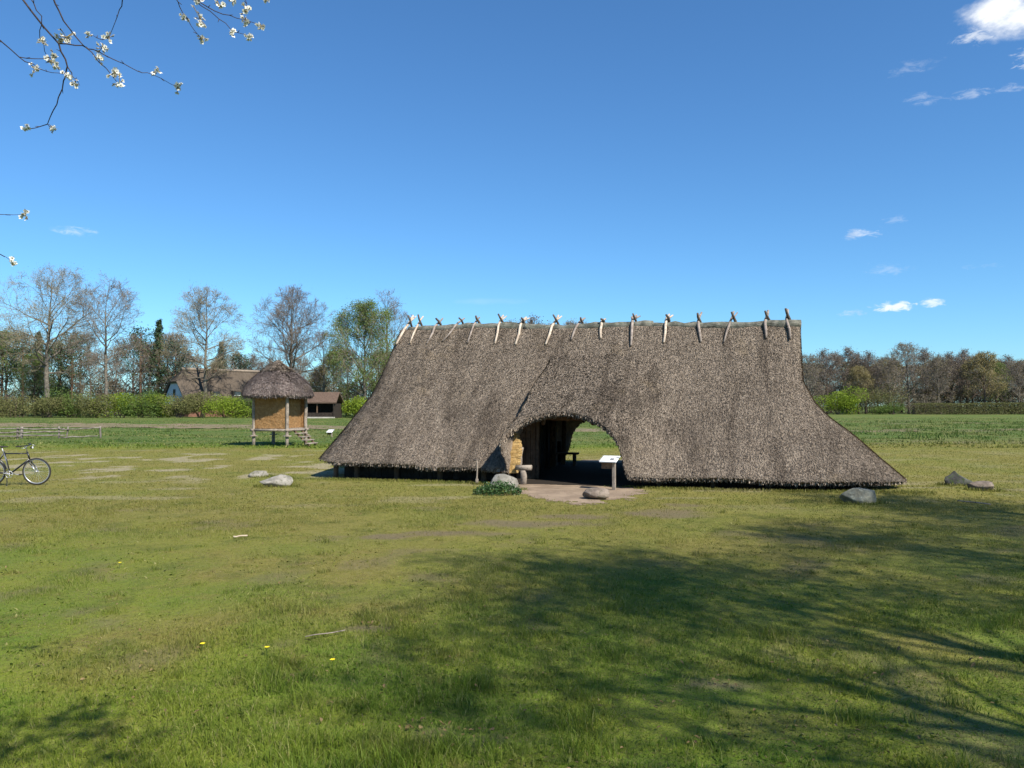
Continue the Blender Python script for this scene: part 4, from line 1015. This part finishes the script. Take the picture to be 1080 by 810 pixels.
# behind the longhouse, tips over the ridge
for px, top, k in ((436, 345, 'grey'), (470, 352, 'brown'), (505, 350, 'grey'), (541, 340, 'grey'), (566, 338, 'brown'), (609, 339, 'grey'), (650, 347, 'brown'), (690, 350, 'grey'), (735, 352, 'brown'), (780, 356, 'grey'), (820, 360, 'brown')):
    wood(k, px, 165, top, TONE[k]+' tree behind the longhouse, only its top twigs over the ridge at most', 'trees hidden behind the longhouse, '+TONE[k], 1.0)
# left-hand wood behind the hedge
for i, (k, px, top, Y) in enumerate(sorted([('green', 6, 352, 160), ('grey', 24, 366, 170), ('green', 37, 375, 152), ('brown', 62, 362, 172), ('grey', 84, 352, 168), ('grey', 96, 372, 160), ('grey', 122, 366, 160), ('brown', 140, 355, 170),
                                  ('grey', 158, 362, 158), ('grey', 178, 352, 168), ('grey', 190, 352, 166), ('brown', 200, 372, 172), ('grey', 228, 378, 178), ('grey', 246, 372, 182), ('brown', 264, 376, 180), ('brown', 286, 380, 182),
                                  ('grey', 318, 378, 176), ('olive', 338, 388, 150), ('green', 352, 372, 160), ('grey', 366, 368, 160), ('green', 400, 372, 150), ('olive', 418, 372, 160), ('brown', -20, 360, 168), ('olive', -45, 358, 160)], key=lambda q: q[1])):
    wood(k, px, Y, top, nth('L'+k)+' '+TONE[k]+' tree from the left in the low wood behind the left hedge', 'lower trees of the left-hand wood, '+TONE[k], .95)
# conifers
def conifer(name, label, seed, H, RX, needle, pine=False, loc=(0, 0, 0), group=None):
    rg = random.Random(seed); r = thing(name, label, 'conifer', loc, rg.uniform(0, 6), group)
    m = MB(); m.tube([(0, 0, -.2), (.05, 0, H*.5), (0, .05, H*.97)], [H*.018, H*.012, .03], 8); m.obj('trunk', MAT['bark_pine'], r, smooth=True)
    P = []; S = []
    n = 120 if not pine else 44
    for k in range(n):
        f = ((k+rg.random())/n); z = H*((.10+.89*f) if not pine else (.42+.55*f))
        L = RX*((1-f)**.8 if not pine else (1-abs(2*f-.75)**2*.38))*rg.uniform(.65, 1.1)+.15; a = rg.uniform(0, 2*pi)
        e = Vector((cos(a)*L, sin(a)*L, (-.12 if not pine else .35)*L+rg.uniform(-.2, .2)))
        S.append((0, 0, z, *(Vector((0, 0, z))+e), .05, .015))
        for j in range(46):
            u = rg.uniform(.2 if not pine else .45, 1.05); q = Vector((0, 0, z))+e*u+Vector([rg.gauss(0, .12*L*(1.0 if not pine else 1.6)+.16) for _ in range(3)]); P.append(q[:])
    V, q = segs_mesh(S); P = np.array(P)
    o = leaf_cloud('crown', P, .42, MAT[needle], r, seed, .4)
    link('branches', mesh_np('branches', V, q, mats=[MAT['bark_pine']]), r)
    return r
for i, (px, Y, top, rx, nd, pine, lab) in enumerate([
        (167, 158, 337, 3.0, 'needle', False, 'dark pointed conifer, tallest of the evergreens left of the farmhouse'),
        (148, 156, 345, 3.2, 'needle', True, 'dark ragged pine just left of the tallest evergreen behind the hedge'),
        (233, 170, 361, 3.2, 'needle_grey', False, 'dark spruce standing right behind the thatched farmhouse ridge'),
        (255, 168, 374, 2.8, 'needle_grey', True, 'small rounded dark pine behind the right end of the farmhouse roof'),
        (24, 158, 352, 3.2, 'needle', True, 'dark pine in the low wood left of the tallest yellowish tree'),
        (76, 158, 352, 3.4, 'needle', True, 'dark pine between the two tall bare trees at the left'),
        (40, 162, 350, 2.6, 'needle', False, 'slim dark conifer just left of the tallest yellowish tree trunk'),
        (64, 160, 360, 3.0, 'needle', True, 'lower dark pine just right of the tallest yellowish tree trunk'),
        (2, 160, 358, 3.0, 'needle', True, 'dark pine at the very left edge of the wood'),
        (185, 160, 360, 2.8, 'needle_grey', True, 'thin grey-green pine right of the tallest evergreen, near the farmhouse gable')]):
    conifer('pine_tree' if pine else 'spruce_tree', lab, 200+i, ht(top, Y), rx, nd, pine, place(px, Y))

# ------------------------------------------------------------------ bushes and hedges
def bush_mesh(parent, w, d, h, n, mat, seed, size=.22, name='foliage'):
    rg = np.random.default_rng(seed); P = []
    nl = 9; C_ = np.stack([rg.uniform(-.36, .36, nl)*w, rg.uniform(-.3, .3, nl)*d, rg.uniform(.22, .68, nl)*h], 1); rad = rg.uniform(.22, .38, nl)
    k = rg.integers(0, nl, n); v = rg.normal(0, 1, (n, 3)); v /= np.linalg.norm(v, axis=1)[:, None]; rr = rg.uniform(.3, 1.08, (n, 1))**.5
    P = C_[k]+v*rr*rad[k][:, None]*np.array([w, d, h*.95]); P[:, 2] = np.abs(P[:, 2])*.98
    return leaf_cloud(name, P, size, mat, parent, seed+1)
def stems(parent, w, h, seed, mat='bark_brown', n=14):
    rg = random.Random(seed); S = []
    for i in range(n):
        a = rg.uniform(0, 6.28); q = rg.uniform(0, .1)*w; e = rg.uniform(.12, .45)*w
        S.append((cos(a)*q, sin(a)*q, 0, cos(a)*e, sin(a)*e*.7, h*rg.uniform(.5, .95), .05, .015))
    V, q = segs_mesh(S, 4); link('stem', mesh_np('stem', V, q, mats=[MAT[mat]]), parent)
def bush(label, px, Y, top, wpx, mat, seed, n=5200, group=None, size=.24):
    h = ht(top, Y)*1.02; w = wpx/FPX*Y; r = thing('bush', label, 'bush', place(px, Y), 0, group)
    bush_mesh(r, w*1.05, max(3, w*.8), h, n, MAT[mat], seed, size); stems(r, w, h, seed); return r
BL = [(-20, 409, 60, 'bush_olive', 'olive bush at the left edge of the picture, below the tall yellowish tree'), (18, 411, 50, 'bush_olive', 'broad olive bush second from the left end of the hedge'), (48, 414, 36, 'bush_olive', 'low olive bush at the foot of the tallest yellowish tree'),
      (76, 407, 46, 'bush_green', 'mid-green bush between the feet of the two tall bare trees'), (103, 410, 32, 'bush_olive', 'olive-brown bush right under the second tall bare tree'), (128, 408, 44, 'bush_lime', 'bright yellow-green bush at the middle of the left hedge'),
      (150, 412, 30, 'bush_green', 'small green bush right of the bright yellow-green one'), (168, 412, 30, 'bush_lime', 'small bright green bush left of the farmhouse gable'), (190, 414, 34, 'bush_olive', 'dull olive bush below the pale farmhouse gable'), (212, 412, 34, 'bush_olive', 'brownish olive bush before the middle of the farmhouse roof'),
      (238, 412, 40, 'bush_lime', 'bright green bush just left of the small hut on posts'), (262, 416, 24, 'bush_green', 'green bush partly hidden behind the small hut on posts'), (376, 414, 30, 'bush_lime', 'light green bush between the open shed and the longhouse roof'), (400, 416, 34, 'bush_green', 'green bush behind the left slope of the longhouse roof')]
for i, (px, top, wp, mt, lab) in enumerate(BL): bush(lab, px, 131+(i % 2)*2, top, wp*1.15, mt, 300+i)
bush('round bright yellow-green bush beside the right slope of the longhouse roof', 883, 178, 407, 44, 'bush_lime', 340, 8000, size=.3)
bush('dull brown thicket right of the bright yellow-green bush', 925, 184, 404, 50, 'bush_olive', 341, 5000)
bush('low dark green undergrowth at the foot of the right-hand wood', 940, 181, 423, 34, 'bush_green', 342, 4000)
bush('grey-brown bush behind the bright yellow-green one', 860, 188, 410, 40, 'bush_brown', 343, 5000)
bush('brown scrub under the trees left of the clipped hedge', 968, 188, 412, 44, 'bush_brown', 344, 5000)
for i, px in enumerate(range(850, 1180, 22)):
    bush('brown undergrowth deep under the trees of the right-hand wood', px, 236, 398+(i*7 % 4)*3, 44, 'bush_brown', 380+i, 3500, 'undergrowth of the right-hand wood', .4)
for i, px in enumerate(range(-40, 450, 28)):
    mt_, nm_ = (('bush_brown', 'brown'), ('bush_olive', 'olive'), ('bush_brown', 'brown'), ('needle', 'dark green'))[i % 4]
    bush(nm_+' thicket filling the gaps under the trees behind the left hedge', px, 158+(i*5 % 7), 384+(i*7 % 5)*5, 50, mt_, 360+i, 5200, nm_+' thickets behind the left hedge', .3)
def hedge(label, x0, x1, Y, h, mat, seed, n):
    rg = np.random.default_rng(seed); r = thing('hedge', label, 'hedge', ((x0+x1)/2, Y, 0)); L = x1-x0
    x = rg.uniform(-L/2, L/2, n); face = rg.uniform(0, 1, n); y = np.where(face < .5, -.9+rg.normal(0, .12, n), rg.uniform(-.9, .9, n))
    hh = h*(1+.10*(fbm(x*.25+seed, x*0, seed)-.5)*2); z = np.where(face < .5, rg.uniform(0.05, 1, n)*hh, hh+rg.normal(0, .10, n))
    leaf_cloud('foliage', np.stack([x, y, z], 1), .26, MAT[mat], r, seed)
    S = [(rg.uniform(-L/2, L/2), rg.uniform(-.6, .6), 0, rg.uniform(-L/2, L/2)*0+0, 0, 0, 0, 0) for _ in range(0)]
    m = MB()
    for k in range(int(L/1.2)):
        xx = -L/2+(k+.5)*1.2; m.tube([(xx, 0, -.1), (xx+.1, .1, h*.85)], .05, 5)
    m.obj('stems', MAT['bark_brown'], r)
    # dense heart of twigs
    nn = n//2; P = np.stack([rg.uniform(-L/2, L/2, nn), rg.uniform(-.7, .7, nn), rg.uniform(0, .93, nn)*h], 1)
    leaf_cloud('inner_twigs', P, .34, MAT['bush_brown'], r, seed+5)
hedge('long clipped green hedge along the far edge of the right-hand pasture', gx(962, 182), gx(1220, 182), 182, ht(426, 182), 'bush_olive', 71, 30000)
hedge('low clipped hedge closing the pasture behind the longhouse', gx(420, 170), gx(860, 170), 170, 2.4, 'bush_green', 73, 34000)

# ------------------------------------------------------------------ far farmhouse and shed
MAT['far_thatch'] = thatch_mat('far_thatch', (.050, .038, .029), (.105, .083, .063), (.155, .125, .098), .8)
MAT['pale_paint'] = varied('pale_blue_paint', (.44, .48, .55), (.52, .56, .62), None, 1)
MAT['brick'] = varied('dark_brick', (.14, .07, .05), (.20, .10, .07), None, 2)
MAT['glass'] = material('window_glass', lambda t: t.mix(t.noise(t.pos(), 2, 2), (.02, .025, .03), (.05, .055, .06)), .08, None, .8)
MAT['white_paint'] = varied('white_paint', (.72, .72, .70), (.80, .80, .78), None, 2)
YF = 152
xa, xb = gx(198, YF), gx(276, YF); L = 20.0
fh = thing('farmhouse', 'distant farmhouse with a long brown thatched roof and pale blue gable behind the hedge', 'farmhouse', ((xa+xb)/2, YF, 0), R(12))
zr_ = ht(391, YF); ze_ = 2.6; hw = 5.2; h2 = L/2
rf = MB(); gi = 2.6                                      # ridge set in at the gable end (half hip)
V = [(-h2-.3, -hw, ze_), (h2+.3, -hw, ze_), (h2+.3, hw, ze_), (-h2-.3, hw, ze_), (-h2+1.6, 0, zr_), (h2-1.6, 0, zr_), (-h2-.3, -1.5, zr_-2.3), (-h2-.3, 1.5, zr_-2.3), (h2+.3, -1.8, zr_-2.6), (h2+.3, 1.8, zr_-2.6)]
V2 = [(x*.985, y*.93, z-.35) for (x, y, z) in V]
rf.add(V+V2, [(0, 1, 5, 4), (2, 3, 4, 5), (11, 10, 14, 15), (13, 12, 15, 14), (0, 10, 11, 1), (2, 12, 13, 3), (1, 11, 18, 8), (2, 9, 19, 12), (0, 6, 16, 10), (3, 13, 17, 7), (6, 7, 17, 16), (8, 18, 19, 9)],
       [(4, 7, 6), (5, 8, 9), (0, 4, 6), (4, 3, 7), (1, 8, 5), (5, 9, 2)])
rfo = rf.obj('roof', MAT['far_thatch'], fh)
m = MB(); m.tube([(-h2+1.4, 0, zr_+.05), (h2-1.4, 0, zr_+.05)], .28, 8); m.obj('ridge', MAT['cap_thatch'], rfo, smooth=True)
m = MB(); m.box((-2.2, 0, zr_+.2), (.8, .8, 1.8)); ch = m.obj('chimney', MAT['brick'], rfo)
m = MB()
m.box((0, 0, 1.3), (L-1.2, 2*hw-1.6, 2.7)); m.obj('wall', MAT['brick'], fh)
m = MB(); m.add([(-h2+.1, -hw+.7, 2.2), (-h2+.1, hw-.7, 2.2), (-h2+.1, 1.35, zr_-2.45), (-h2+.1, -1.35, zr_-2.45), (-h2+.35, -hw+.7, 2.2), (-h2+.35, hw-.7, 2.2), (-h2+.35, 1.35, zr_-2.45), (-h2+.35, -1.35, zr_-2.45)], [(0, 3, 2, 1), (4, 5, 6, 7), (0, 1, 5, 4), (1, 2, 6, 5), (2, 3, 7, 6), (3, 0, 4, 7)])
gb = m.obj('gable', MAT['pale_paint'], fh)
fh.rotation_euler = (0, 0, R(49))
m = MB(); m.box((-h2+.08, 0, 4.3), (.06, .9, 1.5)); wn = m.obj('window', MAT['glass'], fh)
for (x, z) in ((.3, 4.4), (-4.0, 4.4)):
    yy = -hw+(z-ze_)/(zr_-ze_)*hw
    m = MB(); m.box((x, yy-.1, z), (1.8, .9, .9)); dm = m.obj('dormer', MAT['far_thatch'], fh)
    m = MB(); m.box((x, yy-.58, z-.05), (1.3, .06, .6)); m.obj('pane', MAT['glass'], dm)
    m = MB(); m.box((x, yy-.58, z-.42), (1.5, .1, .10)); m.obj('sill', MAT['white_paint'], dm)
m = MB(); m.add([(5.2, -1.2, zr_-.8), (7.3, -3.4, 4.5), (5.9, -3.4, 4.2), (5.2, -1.2, zr_-1.4), (5.2, -.9, zr_-.9), (7.3, -3.0, 4.3), (5.9, -3.0, 4.0), (5.2, -.9, zr_-1.5)], [(0, 1, 2, 3), (7, 6, 5, 4), (0, 4, 5, 1), (1, 5, 6, 2), (2, 6, 7, 3), (3, 7, 4, 0)])

YS = 128
xa, xb = gx(302, YS), gx(357, YS); L = xb-xa; zt = ht(413.5, YS); zl_ = ht(424, YS)
sh = thing('open_shed', 'low dark open-fronted shed with a brown roof behind the small hut on posts', 'shed', ((xa+xb)/2, YS, 0), R(-4))
m = MB(); t_ = .22
V = [(-L/2-.4, -2.2, zl_), (L/2+.4, -2.2, zl_), (L/2+.3, 0, zt), (-L/2-.3, 0, zt), (L/2+.4, 2.6, zl_-.3), (-L/2-.4, 2.6, zl_-.3)]
V2 = [(x, y, z-t_) for (x, y, z) in V]
m.add(V+V2, [(0, 1, 2, 3), (3, 2, 4, 5), (7, 6, 9, 8), (8, 9, 11, 10), (0, 6, 7, 1), (4, 10, 11, 5), (1, 7, 8, 2), (2, 8, 10, 4), (0, 3, 9, 6), (3, 5, 11, 9)])
m.obj('roof', varied('shed_thatch', (.085, .055, .04), (.14, .095, .07), (.06, .04, .03), 5), sh)
m = MB(); m.box((0, 2.3, zl_/2-.2), (L, .12, zl_-.3)); m.box((-L/2+.06, 0, zl_/2-.1), (.12, 4.2, zl_-.3)); m.box((L/2-.06, 0, zl_/2-.1), (.12, 4.2, zl_-.3)); m.obj('wall', MAT['darkwood'], sh)
m = MB(); m.box((0, -1.9, .55), (L-.3, .1, .7)); m.obj('front_boards', MAT['darkwood'], sh)
m = MB(); m.box((.2, -2.02, .12), (L-.2, .16, .22)); m.obj('sill', varied('pale_sill', (.36, .33, .29), (.44, .41, .36), None, 2), sh)
for x in (-L/2+.15, -L/6, L/6, L/2-.15):
    m = MB(); m.box((x, -1.85, zl_/2), (.16, .16, zl_)); m.obj('post', MAT['brownwood'], sh)

# ------------------------------------------------------------------ trees behind the photographer (they throw the shadows on the lawn)
make_tree('shade_tree', 'tree standing behind the viewpoint that shades the right of the lawn', 61, 13.0, 4.9, 'bark_brown', 'twig_purple', 'bud_red', 9000, .08, loc=(9.8, -.2, 0), base=.30, limbs=15, trunk_r=.24, sub=(8, 6, 5), low=84, rtwig=.009)
make_tree('shade_tree', 'tree beyond the right edge whose shadow lies by the dark pointed rock', 62, 14.5, 4.8, 'bark_brown', 'twig_purple', 'bud_red', 6000, .08, loc=(17.0, 5.9, 0), base=.35, limbs=14, trunk_r=.24, sub=(8, 7, 5), low=80, rtwig=.010)
make_tree('shade_tree', 'slender tree behind the viewpoint whose limbs streak the lawn', 63, 11.6, 3.6, 'bark_brown', 'twig_purple', 'bud_red', 5500, .08, loc=(7.3, .2, 0), base=.45, limbs=9, trunk_r=.16, sub=(7, 5, 5), low=84, rtwig=.009)

make_tree('shade_tree', 'tree outside the right edge whose shade darkens the right-hand lawn', 64, 14.0, 4.2, 'bark_brown', 'twig_purple', 'bud_red', 9000, .08, loc=(13.6, 2.3, 0), base=.38, limbs=14, trunk_r=.2, sub=(8, 6, 5), low=80, rtwig=.009)

# ------------------------------------------------------------------ cherry tree; the tips of its branches hang into view at top left
MAT['petal'] = varied('white_petal', (.78, .76, .68), (.86, .85, .80), None, 20, rough=.6, translucent=.35)
MAT['sepal'] = varied('brown_sepal', (.18, .13, .05), (.26, .20, .08), None, 20, rough=.7)
ct = Vector((-1.2, -1.5, 0))
big, tw, tips = grow(81, 6.9, 3.2, base=.50, limbs=13, trunk_r=.13, sub=(7, 6, 4), low=75, rtwig=.006)
ch = thing('cherry_tree', 'flowering cherry tree whose dark twigs with white blossom hang into the top left', 'tree', ct)
big.obj('trunk', MAT['bark_cherry'], ch, smooth=True)
V, q = segs_mesh(tw)
T = np.array([t[:] for t in tips]); rgn = np.random.default_rng(8); kk = rgn.integers(0, len(T), 9000); P = T[kk]+rgn.normal(0, .08, (9000, 3))
a = rgn.normal(0, 1, (9000, 3)); a /= np.linalg.norm(a, axis=1)[:, None]; b = np.cross(a, rgn.normal(0, 1, (9000, 3))); b /= np.linalg.norm(b, axis=1)[:, None]; s = .03
LVq = np.stack([P-a*s, P+b*s, P+a*s, P-b*s], 1).reshape(-1, 3)
link('crown', mesh_np('crown', np.concatenate([V, LVq]), np.concatenate([q, len(V)+np.arange(36000).reshape(-1, 4)]), mats=[MAT['bark_cherry'], MAT['petal']], midx=np.concatenate([np.zeros(len(q), int), np.ones(9000, int)])), ch)
BR = [  # photo polylines of each visible twig, distance of its two ends, thickness in mm
    ([(-60, -90), (20, -6), (62, 46), (71, 70), (67, 85), (60, 110), (50, 131), (30, 136)], 3.6, 3.9, 7),
    ([(50, 131), (53, 134), (57, 136)], 3.88, 3.9, 3),
    ([(30, -90), (55, -5), (67, 22), (88, 48), (112, 72), (127, 90)], 3.4, 3.6, 6),
    ([(63, 46), (87, 48), (105, 55), (125, 65), (145, 75), (162, 79), (188, 92)], 3.7, 3.9, 4),
    ([(-90, -20), (-5, 38), (20, 60), (45, 62), (60, 60)], 3.3, 3.6, 4.5),
    ([(20, 60), (40, 72), (62, 77), (72, 80)], 3.5, 3.7, 3),
    ([(0, -90), (30, -5), (44, 17), (42, 40), (50, 60), (62, 72)], 3.5, 3.7, 4),
    ([(71, 70), (76, 80), (84, 90)], 3.75, 3.75, 4),
    ([(140, -80), (129, -5), (126, 10), (116, 37)], 3.4, 3.5, 4.5),
    ([(116, 40), (105, 41), (93, 37)], 3.5, 3.5, 3),
    ([(150, -90), (183, -5), (193, 14), (205, 32), (213, 41)], 3.6, 3.8, 4),
    ([(170, -90), (195, -5), (222, 12), (245, 33), (263, 38)], 3.7, 3.9, 4),
    ([(180, -90), (210, 2), (235, 15), (258, 21), (275, 27)], 3.6, 3.8, 4),
    ([(222, -30), (230, 2), (232, 6)], 3.6, 3.6, 3), ([(262, -30), (259, 0), (259, 12)], 3.6, 3.6, 3),
    ([(-90, 232), (-5, 226), (26, 226)], 3.2, 3.3, 3), ([(-60, 240), (-5, 266), (13, 276)], 3.2, 3.3, 3.5)]
rg2 = random.Random(19)
root_pts = []
for (pl_, d0, d1, th) in BR:
    P = []; n = len(pl_)
    for i, (x, y) in enumerate(pl_): P.append(at(x, y, d0+(d1-d0)*i/(n-1))-ct)
    fine = [P[0]]
    for i in range(n-1):
        for k in (1, 2, 3): fine.append(P[i].lerp(P[i+1], k/3)+Vector([rg2.uniform(-.006, .006) for _ in range(3)])*(k < 3))
    m = MB(); L = len(fine); m.tube(fine, [th/2000*(1.5-1.0*i/(L-1)) for i in range(L)], 6)
    for i in range(4, L-1, 3):                           # little spurs
        e = Vector([rg2.uniform(-1, 1) for _ in range(3)]).normalized()*.02; m.tube([fine[i], fine[i]+e], [.0022, .001], 5)
    if pl_[0][1] <= -80 or pl_[0][0] <= -60:              # carry it back to the crown of its tree
        hub = Vector((-.7, 2.0, 4.6))+Vector([rg2.uniform(-.3, .3) for _ in range(3)])
        m.tube([Vector((0, 0, 3.4)), hub.lerp(Vector((0, 0, 3.4)), .5)+Vector((0, 0, .2)), hub, hub.lerp(P[0], .5)+Vector((0, 0, .12)), P[0]], [.05, .035, .02, .010, th/2000*1.5], 7)
    m.obj('branch', MAT['bark_cherry'], ch, smooth=True)
BLS = [(44, 43, 1), (70, 39, 1.5), (64, 41, .8), (36, 73, .9), (52, 63, .9), (56, 58, .6), (61, 70, .9), (93, 37, .6), (115, 39, .9), (108, 50, 1.3), (104, 62, 1.1), (71, 79, 1), (79, 88, .8), (121, 77, 1.1), (126, 89, 1.1), (164, 75, .9), (187, 92, 1),
       (29, 135, .8), (56, 136, .8), (193, 17, 1), (211, 20, 1.6), (213, 40, .9), (245, 33, .6), (263, 38, .8), (275, 27, .9), (260, 22, .9), (259, 11, 1), (232, 6, .9), (246, 1, 1.1), (26, 226, .9), (13, 276, .9), (210, 1, .9), (280, 0, .5)]
def blossom_at(x, y, s, seed):
    rb = random.Random(seed); best = None                 # distance of the twig it sits on
    for (pl_, d0, d1, th) in BR:
        for i, (a, b) in enumerate(pl_):
            dd = (a-x)**2+(b-y)**2
            if best is None or dd < best[0]: best = (dd, d0+(d1-d0)*i/(len(pl_)-1))
    c = at(x, y, best[1])-ct; m = MB()
    for f in range(int(4+5*s)):
        o = c+Vector([rb.gauss(0, .011*s) for _ in range(3)]); ax = Vector([rb.gauss(0, 1) for _ in range(3)])-Vector((0, .5, .2)); ax.normalize()
        u = ax.orthogonal().normalized(); w = ax.cross(u); m.m = 0; open_ = rb.uniform(.2, .9); ps = .0115*rb.uniform(.8, 1.15)
        for k in range(5):
            a_ = 2*pi*k/5+rb.uniform(-.15, .15); d = u*cos(a_)+w*sin(a_); tn = ax.cross(d)
            m.add([o, o+d*ps*.55+tn*ps*.42+ax*ps*open_*.3, o+d*ps+tn*ps*.2+ax*ps*open_*.55, o+d*ps-tn*ps*.2+ax*ps*open_*.55, o+d*ps*.55-tn*ps*.42+ax*ps*open_*.3], [(1, 2, 3, 4)], [(0, 1, 4)])
        m.m = 1; m.tube([c, o-ax*.003, o+ax*.004], [.0012, .0024, .0028], 5)
    m.obj('blossom', [MAT['petal'], MAT['sepal']], ch)
for i, (x, y, s) in enumerate(BLS): blossom_at(x, y, s, 500+i)

# ------------------------------------------------------------------ small things on the lawn
MAT['dead_leaf'] = varied('dead_leaf', (.13, .085, .035), (.21, .15, .07), (.07, .045, .02), 9, island=.05, rough=.8)
MAT['yellow_petal'] = varied('yellow_petal', (.80, .62, .02), (.86, .70, .04), None, 30, rough=.6)
rgn = np.random.default_rng(44); NL = 900
u = rgn.uniform(0, 1, NL); y = 3.9+u**1.6*11; x = rgn.uniform(-1, 1, NL)*.7*y
cl_ = fbm(x*.9, y*.9, 65); k = rgn.uniform(0, 1, NL) < sst(.38, .6, cl_)*.9+.1; x, y = x[k], y[k]
for (px, py, n_) in ((448, 770, 26), (508, 778, 16), (760, 720, 12), (385, 662, 12), (140, 710, 6), (1040, 700, 10), (930, 720, 10)):
    c = G(px, py); x = np.concatenate([x, c.x+rgn.normal(0, .1, n_)]); y = np.concatenate([y, c.y+rgn.normal(0, .07, n_)])
VV, QQ = [], []
for i in range(len(x)):
    s = rgn.uniform(.005, .020); a = rgn.uniform(0, 6.28); w = s*.55; zz = gz(x[i], y[i])+.022+rgn.uniform(0, .018); t1, t2 = rgn.normal(0, .35, 2)
    for (lx, ly, cz_) in ((-s, 0, 0), (-s*.3, w, .3), (s*.5, w*.7, .3), (s, 0, 0), (s*.5, -w*.7, .35), (-s*.3, -w, .3)):
        VV.append((x[i]+lx*cos(a)-ly*sin(a), y[i]+lx*sin(a)+ly*cos(a), zz+cz_*s+lx*t1+ly*t2))
    b = i*6; QQ += [(b, b+1, b+2, b+3), (b, b+3, b+4, b+5)]
tag(link('fallen_leaves', mesh_np('fallen_leaves', VV, QQ, mats=[MAT['dead_leaf']])), 'dry brown leaves scattered through the foreground grass', 'leaves', kind='stuff')
for px, py, lab in ((126, 600, 'yellow dandelion alone on the lawn below the bicycle, farthest left'), (350, 706, 'yellow dandelion nearest the viewer in the middle of the lit lawn'), (281, 692, 'small yellow dandelion just left of the nearest one'), (213, 690, 'small low yellow dandelion in the left foreground grass')):
    c = G(px, py); r = thing('dandelion', lab, 'flower', (c.x, c.y, gz(c.x, c.y)), 0, 'dandelions in the lawn')
    h = .07; m = MB(); m.tube([(0, 0, 0), (.005, 0, h)], .0018, 5); m.obj('stem', MAT['leaf_dark'], r)
    m = MB()
    for k in range(40):
        a = k*2.4; q = .018*math.sqrt(k/40)+.004; d = Vector((cos(a), sin(a), .25)); tn = Vector((-sin(a), cos(a), 0))*.003; o = Vector((.005, 0, h))
        m.add([o-tn, o+tn, o+d*q+tn*1.2+Vector((0, 0, .004)), o+d*q-tn*1.2+Vector((0, 0, .004))], [(0, 1, 2, 3)])
    m.obj('flower_head', MAT['yellow_petal'], r)
for (x0, y0, x1, y1, r_, mt, lab) in ((246, 568, 261, 567, .012, 'peeled', 'short pale peeled stick lying on the worn lawn'), (322, 675, 364, 669, .005, 'greystick', 'long thin dry twig lying in the grass left of centre'), (1010, 530, 1045, 534, .012, 'greystick', 'thin fallen branch lying below the brown rock at the right')):
    A_, B_ = G(x0, y0), G(x1, y1); A_.z = gz(A_.x, A_.y)+.035; B_.z = gz(B_.x, B_.y)+.035; m = MB(); m.tube(wavy((0, 0, 0), B_-A_, 5, .006, rng), r_, 6, wob=.1, rng=rng)
    o = m.obj('stick', MAT[mt], None, smooth=True, loc=A_); tag(o, lab, 'stick')
